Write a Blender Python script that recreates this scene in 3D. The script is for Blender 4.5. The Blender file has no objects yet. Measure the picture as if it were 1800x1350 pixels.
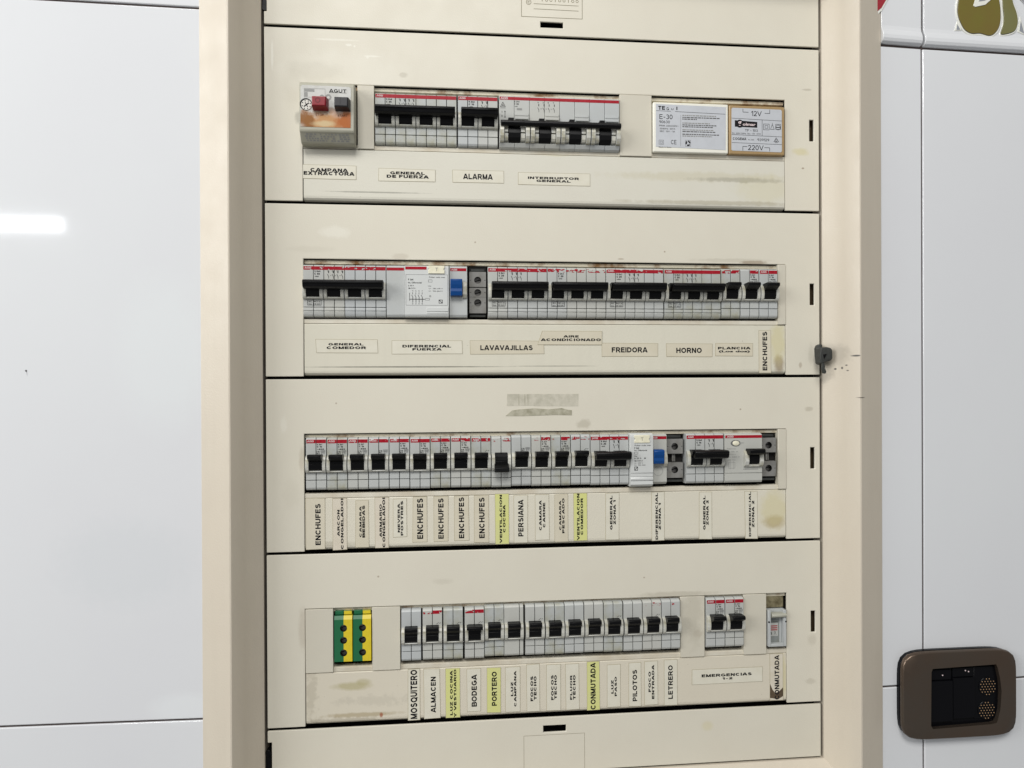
import bpy, bmesh, math, random
from mathutils import Vector, Matrix, noise

# ------------------------------------------------------------------ camera
SC = bpy.context.scene
W = 496.5                       # width of the cover plates, mm
cam_d = bpy.data.cameras.new('camera')
cam = bpy.data.objects.new('camera', cam_d)
SC.collection.objects.link(cam)
RIGHT = Vector((0.99537501, -0.09596836, -0.00432021))
DOWN = Vector((-0.00453992, -0.00207114, -0.99998755))
FWD = Vector((0.09595822, 0.99538223, -0.00249725))
m = Matrix((RIGHT, -DOWN, -FWD)).transposed().to_4x4()
m.translation = Vector((0.15194906, -0.62110344, -0.00453014))
cam.matrix_world = m
cam_d.sensor_fit = 'HORIZONTAL'
cam_d.sensor_width = 36.0
cam_d.lens = 1247.337 / 1800.0 * 36.0
cam_d.clip_start = 0.02
cam_d.clip_end = 50.0
SC.camera = cam

# ------------------------------------------------------------------ light
wd = bpy.data.worlds.new('World'); SC.world = wd
wd.use_nodes = True
bg = wd.node_tree.nodes['Background']
bg.inputs['Color'].default_value = (0.97, 0.985, 1.0, 1)
bg.inputs['Strength'].default_value = 0.25

def area(name, loc, target, sx, sy, power, col):
    d = bpy.data.lights.new(name, 'AREA'); d.shape = 'RECTANGLE'
    d.size = sx; d.size_y = sy; d.energy = power; d.color = col
    o = bpy.data.objects.new(name, d); SC.collection.objects.link(o)
    o.location = loc
    o.rotation_euler = (Vector(target) - Vector(loc)).to_track_quat('-Z', 'Y').to_euler()
    return o
# the long fluorescent fitting that mirrors in the left tile
lf = area('ceiling_tube_lamp', (-2.15, -2.2, 0.588), (-2.15, 0, 0.5), 1.80, 0.055, 3.6, (0.93, 0.96, 1.0))
# the bright side of the kitchen, to the left in front of the wall
area('window_side_lamp', (-1.75, -1.05, 0.75), (0.2, 0, -0.05), 1.3, 1.3, 33, (1.0, 0.992, 0.975))
# ceiling light above and behind the photographer
area('ceiling_panel_lamp', (-0.1, -2.0, 1.95), (0.25, 0, -0.1), 1.4, 0.9, 55, (1.0, 0.985, 0.955))
SC.view_settings.view_transform = 'Standard'
SC.view_settings.look = 'None'
SC.view_settings.exposure = 0.07
SC.view_settings.gamma = 1.0
SC.render.engine = 'CYCLES'

random.seed(5)
MM = 0.001
CO = (W / 2, 0.0, -360.0)       # base point of the cabinet, mm

# ------------------------------------------------------------------ materials
def lin(r, g, b):
    f = lambda c: (c / 255) / 12.92 if c / 255 <= .04045 else ((c / 255 + .055) / 1.055) ** 2.4
    return (f(r), f(g), f(b), 1)

def mat(name, col, rough=.5, spec=.5, mottle=0, mscale=30, mcol=None, bump=0, bscale=600, metal=0, coat=0,
        blobs=(), origin=(0, 0, 0), emis=None, speck=0, rvar=0, streak=0, mlo=.38, age=None):
    M = bpy.data.materials.new(name); M.use_nodes = True
    nt = M.node_tree; N = nt.nodes; L = nt.links
    b = N['Principled BSDF']
    b.inputs['Roughness'].default_value = rough
    b.inputs['Specular IOR Level'].default_value = spec
    b.inputs['Metallic'].default_value = metal
    b.inputs['Coat Weight'].default_value = coat
    b.inputs['Coat Roughness'].default_value = .08
    tc = N.new('ShaderNodeTexCoord')
    off = N.new('ShaderNodeVectorMath'); off.operation = 'ADD'
    L.new(tc.outputs['Object'], off.inputs[0])
    off.inputs[1].default_value = tuple(o * MM for o in origin)
    P = off.outputs[0]
    rgb = N.new('ShaderNodeRGB'); rgb.outputs[0].default_value = col
    cur = rgb.outputs[0]
    def mix(fac, c1, c2):
        mx = N.new('ShaderNodeMix'); mx.data_type = 'RGBA'
        if isinstance(fac, float): mx.inputs['Factor'].default_value = fac
        else: L.new(fac, mx.inputs['Factor'])
        L.new(c1, mx.inputs[6])
        if isinstance(c2, tuple): mx.inputs[7].default_value = c2
        else: L.new(c2, mx.inputs[7])
        return mx.outputs[2]
    def nz(scale, detail=4, rg=.55, vec=None, dist=0):
        n = N.new('ShaderNodeTexNoise'); n.inputs['Scale'].default_value = scale
        n.inputs['Detail'].default_value = detail; n.inputs['Roughness'].default_value = rg
        n.inputs['Distortion'].default_value = dist
        L.new(vec or P, n.inputs['Vector']); return n.outputs['Fac']
    def rng(v, a, b_, c, d):
        r = N.new('ShaderNodeMapRange'); r.inputs[1].default_value = a; r.inputs[2].default_value = b_
        r.inputs[3].default_value = c; r.inputs[4].default_value = d; L.new(v, r.inputs[0]); return r.outputs[0]
    if mottle:
        mc = mcol or tuple(c * .78 for c in col[:3]) + (1,)
        cur = mix(rng(nz(mscale, 5, .6), mlo, .68, 0, mottle), cur, mc)
    if streak:
        sv = N.new('ShaderNodeVectorMath'); sv.operation = 'MULTIPLY'; L.new(P, sv.inputs[0])
        sv.inputs[1].default_value = (14, 1, 1.2)
        cur = mix(rng(nz(8, 4, .6, sv.outputs[0]), .45, .75, 0, streak), cur, tuple(c * .72 for c in col[:3]) + (1,))
    if speck:
        cur = mix(rng(nz(420, 2, .5), .76, .80, 0, speck), cur, (.10, .08, .05, 1))
    if age:
        oi = N.new('ShaderNodeObjectInfo')
        cur = mix(rng(oi.outputs['Random'], 0, 1, 0, .75), cur, age)
    wob = None
    for (cx, cz, rx, rz, bc, st, wb) in blobs:
        sub = N.new('ShaderNodeVectorMath'); sub.operation = 'SUBTRACT'; L.new(P, sub.inputs[0])
        sub.inputs[1].default_value = (cx * MM, 0, cz * MM)
        mul = N.new('ShaderNodeVectorMath'); mul.operation = 'MULTIPLY'; L.new(sub.outputs[0], mul.inputs[0])
        mul.inputs[1].default_value = (1000 / rx, 0, 1000 / rz)
        ln = N.new('ShaderNodeVectorMath'); ln.operation = 'LENGTH'; L.new(mul.outputs[0], ln.inputs[0])
        if wob is None:
            wob = nz(110, 5, .65)
        ma = N.new('ShaderNodeMath'); ma.operation = 'MULTIPLY_ADD'
        L.new(wob, ma.inputs[0]); ma.inputs[1].default_value = wb * 4; L.new(ln.outputs['Value'], ma.inputs[2])
        lo = .55 + wb * 2
        cur = mix(rng(ma.outputs[0], lo, lo + .55, st, 0), cur, bc)
    L.new(cur, b.inputs['Base Color'])
    if rvar:
        L.new(rng(nz(45, 5, .6), .35, .7, rough, min(1, rough + rvar)), b.inputs['Roughness'])
    if bump:
        bp = N.new('ShaderNodeBump'); bp.inputs['Strength'].default_value = bump
        bp.inputs['Distance'].default_value = .0004
        L.new(nz(bscale, 3, .5), bp.inputs['Height']); L.new(bp.outputs[0], b.inputs['Normal'])
    if emis:
        b.inputs['Emission Color'].default_value = emis; b.inputs['Emission Strength'].default_value = 1
    return M

CREAM = lin(209, 204, 189)
GR = lin(118, 108, 82); YE = lin(196, 186, 132); BR = lin(112, 84, 48); GY = lin(96, 94, 84)
LT = lin(222, 219, 207)
def cream(name, blobs=(), c=CREAM, rough=.42, mottle=.10, speck=.25, rvar=.15, streak=.0):
    return mat(name, c, rough, .45, mottle=mottle, mscale=22, mcol=lin(186, 176, 160), bump=.25, bscale=900, blobs=blobs,
               origin=CO, speck=speck, rvar=rvar, streak=streak)
COVER = [
    cream('cover_cream_starter_row', [(45, 262, 26, 10, GR, .16, .3), (72, 286, 3, 1.2, LT, .9, .2), (77, 285, 1, 1, LT, .9, .1), (92, 277, 8, .8, LT, .8, .3), (88, 276, 1.2, 1.2, LT, .9, .1), (60, 290, 22, 1, LT, .6, .4), (8, 274, 1.2, 14, LT, .8, .2), (38, 246, 7, 4, GR, .35, .5), (118, 262, 4, 2.5, GR, .3, .5), (480, 190, 1.5, 1, BR, .6, .2), (484, 262, 5, 1, GR, .3, .4), (70, 262, 60, 22, LT, .25, .3), (25, 250, 9, 22, GR, .08, .3), (478, 205, 8, 4, YE, .5, .3), (30, 222, 4, 6, GY, .35, .3)]),
    cream('cover_cream_second_row', [(115, 105, 7, 3, BR, .16, .3), (60, 125, 14, 6, LT, .5, .4), (350, 112, 1, .8, BR, .6, .1), (180, 118, .9, .9, BR, .5, .1), (310, 105, 3, .8, BR, .4, .3), (40, 110, 22, 3, GR, .08, .3), (477, 10, 1.6, 2.8, BR, .35, .4), (487, 20, 3, 12, GR, .14, .4), (410, 105, 40, 2, GR, .18, .3), (433, 103, 14, 2, BR, .5, .3)]),
    cream('cover_cream_third_row', [(276, -42, 7, 4.5, GR, .28, .5), (31, -70, 3, 12, BR, .2, .3), (60, -22, .9, .9, BR, .5, .1), (485, -30, 4, 2.5, GR, .3, .5), (420, -30, 1, 1, BR, .5, .1), (16, -40, 3, 8, LT, .4, .4), (22, -100, 8, 14, GR, .06, .3)]),
    cream('cover_cream_fourth_row', [(31, -215, 4, 20, BR, .18, .3), (150, -178, 10, 3, GR, .12, .5), (95, -172, 1, .9, BR, .5, .1), (330, -180, 1, .8, BR, .5, .1), (486, -280, 5, 3, GR, .2, .5), (487, -242, 5, 6, GR, .16, .3), (360, -196, 40, 3, GR, .25, .3)]),
]
M_COVER = cream('cover_cream_end_plate', [(388, -316, 6, 5, YE, .30, .05)])
M_FRAME = mat('frame_enamel', lin(199, 190, 174), .36, .5, mottle=.14, mscale=16, mcol=lin(188, 174, 158), bump=.3, bscale=700, origin=CO,
              rvar=.12, streak=.12,
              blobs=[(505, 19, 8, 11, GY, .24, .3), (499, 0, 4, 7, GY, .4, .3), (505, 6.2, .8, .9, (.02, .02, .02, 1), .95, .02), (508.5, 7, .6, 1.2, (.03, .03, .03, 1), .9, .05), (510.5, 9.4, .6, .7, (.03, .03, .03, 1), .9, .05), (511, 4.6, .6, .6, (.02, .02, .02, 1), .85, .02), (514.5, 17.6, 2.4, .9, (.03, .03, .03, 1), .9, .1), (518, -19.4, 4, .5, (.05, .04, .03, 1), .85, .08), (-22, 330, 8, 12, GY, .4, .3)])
M_STRIP = [
    cream('strip_starter_row', [(250, 197, 20, 2, YE, .3, .3), (385, 180, 90, 5, lin(184, 176, 145), .35, .35), (445, 170, 30, 14, YE, .22, .3), (400, 157, 90, 2.2, lin(160, 152, 130), .55, .35), (420, 178, 50, 2.5, GY, .3, .4), (95, 160, 45, .8, GY, .5, .2)], lin(206, 203, 190), speck=.4),
    cream('strip_second_row', [(457, 12, 5, 9, BR, .6, .4), (456, 30, 8, 22, YE, .5, .25), (120, 9.2, 95, .7, GY, .75, .12), (250, 9.6, 40, .6, GY, .45, .2)], lin(207, 203, 187), speck=.3, streak=.1),
    cream('strip_third_row', [(452, -133, 11, 7, lin(150, 128, 88), .6, .3), (452, -122, 15, 20, YE, .45, .2), (38, -110, 10, 9, YE, .3, .3), (55, -143, 30, 3, GR, .3, .4)], lin(209, 204, 188), speck=.35),
    cream('strip_fourth_row', [(72, -266, 18, 4.0, lin(172, 164, 126), .75, .22), (82, -263, 7, 3.5, lin(172, 164, 126), .6, .2), (80, -291, 35, 2.2, lin(160, 145, 112), .65, .35), (38, -272, 6, 24, GR, .22, .9), (60, -295, 32, 2.5, GR, .25, .9), (97, -292, 1.6, 2.4, lin(150, 80, 50), .8, .3), (92, -279, 34, 5, GY, .12, .9), (458, -275, 6, 25, YE, .5, .3)], lin(206, 199, 182), speck=.85),
]
M_LEDGE = mat('opening_ledge_dirty', lin(222, 214, 192), .3, .5, mottle=.95, mscale=55, mlo=.5, mcol=lin(132, 92, 46), origin=CO, bump=.2)
M_LEDGE2 = mat('opening_ledge', lin(214, 209, 194), .35, .5, mottle=.4, mscale=30, mcol=lin(160, 138, 100), origin=CO, bump=.2)
M_FILL = cream('blanking_plate_cream', [(375, -215, 8, 30, GR, .12, .6), (380, -232, 5, 3, BR, .12, .6)], lin(198, 193, 178), mottle=.14)
M_DARK = mat('cabinet_interior', (.012, .011, .010, 1), .7, .2)
M_STEEL = mat('zinc_rail', (.35, .35, .34, 1), .35, .5, metal=.9)
M_BODY = mat('breaker_grey_plastic', lin(175, 179, 181), .38, .45, mottle=.22, mscale=75, mcol=lin(160, 160, 148), bump=.12, bscale=1500, speck=.35, rvar=.15, age=lin(180, 179, 170))
M_BODY_D = mat('breaker_grey_plastic_grimy', lin(172, 175, 173), .4, .45, mottle=.6, mscale=110, mcol=lin(146, 142, 112), bump=.12, bscale=1500, speck=.5)
M_NOSE = mat('breaker_nose_plastic', lin(196, 196, 190), .30, .5, mottle=.75, mscale=130, mcol=lin(150, 142, 104), speck=.4)
M_BLACK = mat('black_lever_plastic', (.003, .003, .0035, 1), .3, .18, rvar=.2)
M_BLUE = mat('blue_lever_plastic', lin(8, 62, 122), .35, .3)
M_RED = mat('red_print', lin(150, 10, 30), .4, .25, mottle=.25, mscale=260, mcol=lin(185, 60, 72))
M_WHITE = mat('white_print', lin(222, 204, 204), .5, .3)
M_INK = mat('black_ink', (.006, .006, .007, 1), .55, .2)
M_INK2 = mat('grey_ink', (.10, .10, .10, 1), .6, .3)
M_INK3 = mat('pale_ink', (.26, .26, .25, 1), .6, .3)
M_TEXT = mat('label_ink', (.007, .007, .009, 1), .55, .2)
M_TBLK = mat('terminal_grey', lin(128, 127, 124), .5, .4, mottle=.5, mscale=120, mcol=lin(92, 88, 78), bump=.2)
M_SCREW = mat('screw_steel', (.22, .21, .2, 1), .35, .5, metal=.8)
M_HOLE = mat('deep_hole', (.01, .01, .01, 1), .6, .2)
M_GREEN = mat('green_plastic', lin(26, 98, 62), .38, .5, mottle=.25, mscale=120)
M_YEL = mat('yellow_plastic', lin(214, 192, 40), .38, .5, mottle=.35, mscale=160, mcol=lin(176, 158, 40))
M_GRIME = mat('edge_grime', lin(160, 152, 128), .8, .1)
PAPER = {
    'w': mat('label_paper_pale', lin(212, 208, 193), .38, .45, mottle=.22, mscale=90, mcol=lin(186, 178, 152), speck=.5),
    't': mat('label_paper_tan', lin(204, 197, 178), .38, .45, mottle=.35, mscale=80, mcol=lin(188, 180, 156), speck=.4),
    'v': mat('label_paper_clear', lin(206, 199, 180), .38, .45, mottle=.2, mscale=90),
    'V': mat('label_paper_cream', lin(208, 200, 184), .38, .45, mottle=.25, mscale=90, mcol=lin(184, 172, 146), speck=.4),
    'y': mat('label_paper_yellow', lin(206, 207, 132), .38, .45, mottle=.6, mscale=70, mcol=lin(200, 200, 150), speck=.4),
    'k': mat('label_paper_old', lin(208, 201, 186), .38, .45, mottle=.3, mscale=110, mcol=lin(180, 165, 130), speck=.6),
}
M_TAPE = mat('tape_residue', lin(196, 191, 176), .6, .3, mottle=.7, mscale=130, mcol=lin(160, 157, 140), speck=.3)
M_TAPE2 = mat('torn_tape', lin(176, 172, 154), .6, .3, mottle=.9, mscale=160, mcol=lin(136, 132, 112))
M_TAPE3 = mat('scorched_tape', lin(92, 78, 60), .45, .4, mottle=.9, mscale=200, mcol=lin(60, 48, 36))
M_TILE = mat('glazed_white_tile', lin(213, 215, 217), .05, .5, mottle=.45, mscale=3.2, mcol=lin(207, 207, 211), coat=.4,
             blobs=[(-75, 20, 40, 70, lin(216, 220, 221), .5, .12), (-105, -150, 60, 40, lin(204, 207, 210), .5, .2), (-60, -270, 30, 14, lin(220, 223, 225), .5, .1)])
M_GROUT = mat('grout', lin(78, 68, 66), .8, .2, mottle=.5, mscale=60)
M_OLIVE = mat('olive_glaze', lin(108, 102, 38), .2, .5, mottle=.7, mscale=14, mcol=lin(112, 84, 46), coat=.3)
M_OLIVE2 = mat('pale_olive_glaze', lin(112, 112, 72), .2, .5, mottle=.5, mscale=25, mcol=lin(112, 104, 52), coat=.3)
M_WGLZ = mat('white_relief_glaze', lin(222, 222, 214), .12, .5, coat=.3)
M_GGLZ = mat('grey_glaze', lin(140, 144, 150), .15, .5, coat=.3)
M_RGLZ = mat('red_glaze', lin(150, 40, 50), .15, .5, coat=.3)
M_BRNZ = mat('bronze_plate', lin(97, 88, 79), .3, .5, metal=.8, rvar=.08, mottle=.6, mscale=9, mcol=lin(104, 80, 62))
M_BLK2 = mat('black_gloss_plastic', (.003, .003, .004, 1), .25, .12)
M_BRASS = mat('brass_dot', lin(196, 160, 120), .35, .5, metal=.4)
M_LATCH = mat('dark_grey_latch', lin(56, 58, 56), .5, .4, mottle=.6, mscale=200, mcol=lin(36, 36, 34))
M_SGREY = mat('starter_grey', lin(164, 162, 148), .38, .5, mottle=.4, mscale=60, mcol=lin(146, 142, 120), speck=.4)
M_SPLATE = mat('starter_silver_label', lin(206, 206, 202), .22, .5, metal=.35, mottle=.4, mscale=140, mcol=lin(170, 168, 160),
               blobs=[(22, 17.0, 32, 10, lin(196, 146, 96), .95, .4), (38, 18, 10, 9, lin(176, 100, 52), .9, .4), (6, 18, 9, 9, lin(140, 92, 50), .85, .45), (22, 27, 14, 3, lin(120, 84, 56), .6, .5), (20, 16, 10, 3, lin(216, 200, 160), .7, .3), (30, 24, 5, 4, lin(205, 165, 140), .6, .4)])
M_SRED = mat('red_button_plastic', lin(128, 18, 32), .35, .5)
M_SBLK = mat('black_button_plastic', lin(30, 30, 34), .4, .5)
M_TWHITE = mat('white_casing', lin(226, 224, 212), .35, .5)
M_TBROWN = mat('tan_casing', lin(158, 132, 92), .4, .5, mottle=.2, mscale=60)
M_SILV = mat('silver_label', lin(198, 201, 206), .35, .5, metal=.2, mottle=.35, mscale=120, mcol=lin(180, 182, 186))
M_CLEARG = mat('smoky_window', lin(134, 138, 136), .25, .5, mottle=.5, mscale=150, mcol=lin(112, 114, 104))
M_DUST = mat('dusty_recess', lin(132, 124, 98), .8, .2, mottle=.9, mscale=220, mcol=lin(80, 72, 50))
M_SLOT = mat('slot_shadow_metal', lin(58, 48, 32), .7, .2, mottle=.6, mscale=300)  # backing coloured dark so the side slots look shaded inside
M_CREAMBTN = mat('cream_button', lin(228, 224, 202), .3, .5, mottle=.4, mscale=200, mcol=lin(190, 184, 150))

# ------------------------------------------------------------------ mesh helpers
class G:
    """collects shapes in millimetres; build() links them as one mesh object"""
    def __init__(s): s.v = []; s.f = []; s.m = []
    def add(s, vs, fs, mi=0):
        o = len(s.v); s.v += vs
        for f in fs: s.f.append(tuple(o + i for i in f)); s.m.append(mi)
    def box(s, x0, x1, y0, y1, z0, z1, mi=0):
        vs = [(x, y, z) for x in (x0, x1) for y in (y0, y1) for z in (z0, z1)]
        s.add(vs, [(0, 1, 3, 2), (4, 6, 7, 5), (0, 4, 5, 1), (2, 3, 7, 6), (0, 2, 6, 4), (1, 5, 7, 3)], mi)
    def prism_x(s, prof, x0, x1, mi=0, x0b=None, x1b=None):
        n = len(prof)
        vs = [(x0, y, z) for y, z in prof] + [(x1, y, z) for y, z in prof]
        s.add(vs, [tuple(range(n)), tuple(range(2 * n - 1, n - 1, -1))] + [(i, (i + 1) % n, n + (i + 1) % n, n + i) for i in range(n)], mi)
    def prism_y(s, poly, y0, y1, mi=0):
        n = len(poly)
        vs = [(x, y0, z) for x, z in poly] + [(x, y1, z) for x, z in poly]
        s.add(vs, [tuple(range(n)), tuple(range(2 * n - 1, n - 1, -1))] + [(i, (i + 1) % n, n + (i + 1) % n, n + i) for i in range(n)], mi)
    def quad(s, x0, x1, z0, z1, y, mi=0):
        s.add([(x0, y, z0), (x1, y, z0), (x1, y, z1), (x0, y, z1)], [(0, 1, 2, 3)], mi)
    def flat(s, poly, y, mi=0):
        s.add([(x, y, z) for x, z in poly], [tuple(range(len(poly)))], mi)
    def cyl_y(s, cx, cz, r, y0, y1, seg=20, mi=0, rz=None):
        rz = rz or r
        s.prism_y([(cx + r * math.cos(a), cz + rz * math.sin(a)) for a in [2 * PI * k / seg for k in range(seg)]], y0, y1, mi)
    def ring(s, cx, cz, r0, r1, y, seg=20, mi=0):
        vs = []
        for k in range(seg):
            a = 2 * PI * k / seg
            vs += [(cx + r0 * math.cos(a), y, cz + r0 * math.sin(a)), (cx + r1 * math.cos(a), y, cz + r1 * math.sin(a))]
        s.add(vs, [(2 * k, 2 * k + 1, (2 * k + 3) % (2 * seg), (2 * k + 2) % (2 * seg)) for k in range(seg)], mi)
    def outline(s, x0, x1, z0, z1, t, y, mi=0):
        s.quad(x0, x1, z0, z0 + t, y, mi); s.quad(x0, x1, z1 - t, z1, y, mi)
        s.quad(x0, x0 + t, z0 + t, z1 - t, y, mi); s.quad(x1 - t, x1, z0 + t, z1 - t, y, mi)
    def line(s, xa, za, xb, zb, t, y, mi=0):
        d = Vector((xb - xa, zb - za)); n = Vector((-d.y, d.x)).normalized() * t / 2
        s.flat([(xa + n.x, za + n.y), (xb + n.x, zb + n.y), (xb - n.x, zb - n.y), (xa - n.x, za - n.y)], y, mi)
    def hole_plate(s, x0, x1, z0, z1, cx, cz, r, y, depth, mi=0, mh=1, msc=2, split=None):
        seg = 24; vs = []; vo = []; ph = 0 if split else .5
        for k in range(seg):
            a = 2 * PI * (k + ph) / seg; c, sn = math.cos(a), math.sin(a)
            tx = ((x1 - cx) / c if c > 1e-6 else (x0 - cx) / c if c < -1e-6 else 1e9)
            tz = ((z1 - cz) / sn if sn > 1e-6 else (z0 - cz) / sn if sn < -1e-6 else 1e9)
            t = min(tx, tz)
            vo.append((cx + c * t, y, cz + sn * t)); vs.append((cx + c * r, y, cz + sn * r))
        for k in range(seg):
            j = (k + 1) % seg
            extra = []
            for (qx, qz) in ((x0, z0), (x0, z1), (x1, z0), (x1, z1)):
                aq = math.atan2(qz - cz, qx - cx) % (2 * PI)
                a0 = 2 * PI * (k + ph) / seg; a1 = 2 * PI * (k + 1 + ph) / seg
                if a0 < aq < a1 or a0 < aq + 2 * PI < a1: extra = [(qx, y, qz)]
            pts = [vs[k], vo[k]] + extra + [vo[j], vs[j]]
            mm = mi
            if split is not None:
                mm = split[0] if sum(p[0] for p in pts) / len(pts) < cx else split[1]
            s.add(pts, [tuple(range(len(pts)))], mm)
            s.add([vs[k], vs[j], (vs[j][0], y + depth, vs[j][2]), (vs[k][0], y + depth, vs[k][2])], [(0, 1, 2, 3)], mh)
        s.add([(p[0], y + depth, p[2]) for p in vs], [tuple(range(seg))], msc)
        s.line(cx - r * .8, cz - r * .25, cx + r * .8, cz + r * .25, r * .28, y + depth - .05, mh)
    def text(s, string, cx, cz, w, h, y, mi=0, rot=False, bold=0.012):
        V, F = glyphs(string, bold)
        vs = []
        for u, v in V:
            if rot: vs.append((cx - (v - .5) * w, y, cz + (u - .5) * h))
            else: vs.append((cx + (u - .5) * w, y, cz + (v - .5) * h))
        s.add(vs, F, mi)
    def mesh(s, name, mats, bevel=0, seg=1, smooth=35, org=(0, 0, 0)):
        me = bpy.data.meshes.new(name)
        me.from_pydata([((x - org[0]) * MM, (y - org[1]) * MM, (z - org[2]) * MM) for x, y, z in s.v], [], s.f)
        for mt in mats: me.materials.append(mt)
        me.polygons.foreach_set('material_index', s.m)
        bm = bmesh.new(); bm.from_mesh(me)
        bmesh.ops.recalc_face_normals(bm, faces=bm.faces)
        if bevel:
            ed = [e for e in bm.edges if len(e.link_faces) == 2 and e.calc_face_angle(0) > math.radians(28)]
            bmesh.ops.bevel(bm, geom=ed, offset=bevel * MM, segments=seg, profile=.5, affect='EDGES', clamp_overlap=True)
        bm.to_mesh(me); bm.free()
        lim = max(bevel, .05) * 2.2 * MM
        co = [v.co for v in me.vertices]
        def big(p):
            vs = p.vertices
            return bevel > 0 and min((co[vs[i]] - co[vs[i - 1]]).length for i in range(len(vs))) > lim
        me.set_sharp_from_angle(angle=math.radians(smooth))
        me.polygons.foreach_set('use_smooth', [not big(p) for p in me.polygons])
        return me
    def build(s, name, mats, parent=None, bevel=0, seg=1, smooth=35, label=None, org=(0, 0, 0)):
        if not isinstance(mats, (list, tuple)): mats = [mats]
        return link(name, s.mesh(name, mats, bevel, seg, smooth, org), parent, label)

PI = math.pi
def link(name, me, parent=None, label=None, loc=(0, 0, 0)):
    o = bpy.data.objects.new(name, me); SC.collection.objects.link(o)
    o.parent = parent; o.location = [c * MM for c in loc]
    if label: o['label'] = label
    return o
def thing(name, label, cat, loc=(0, 0, 0), group=None):
    o = bpy.data.objects.new(name, None); SC.collection.objects.link(o)
    o.empty_display_size = .01
    o.location = [c * MM for c in loc]; o['label'] = label; o['category'] = cat
    if group: o['group'] = group
    return o

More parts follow.
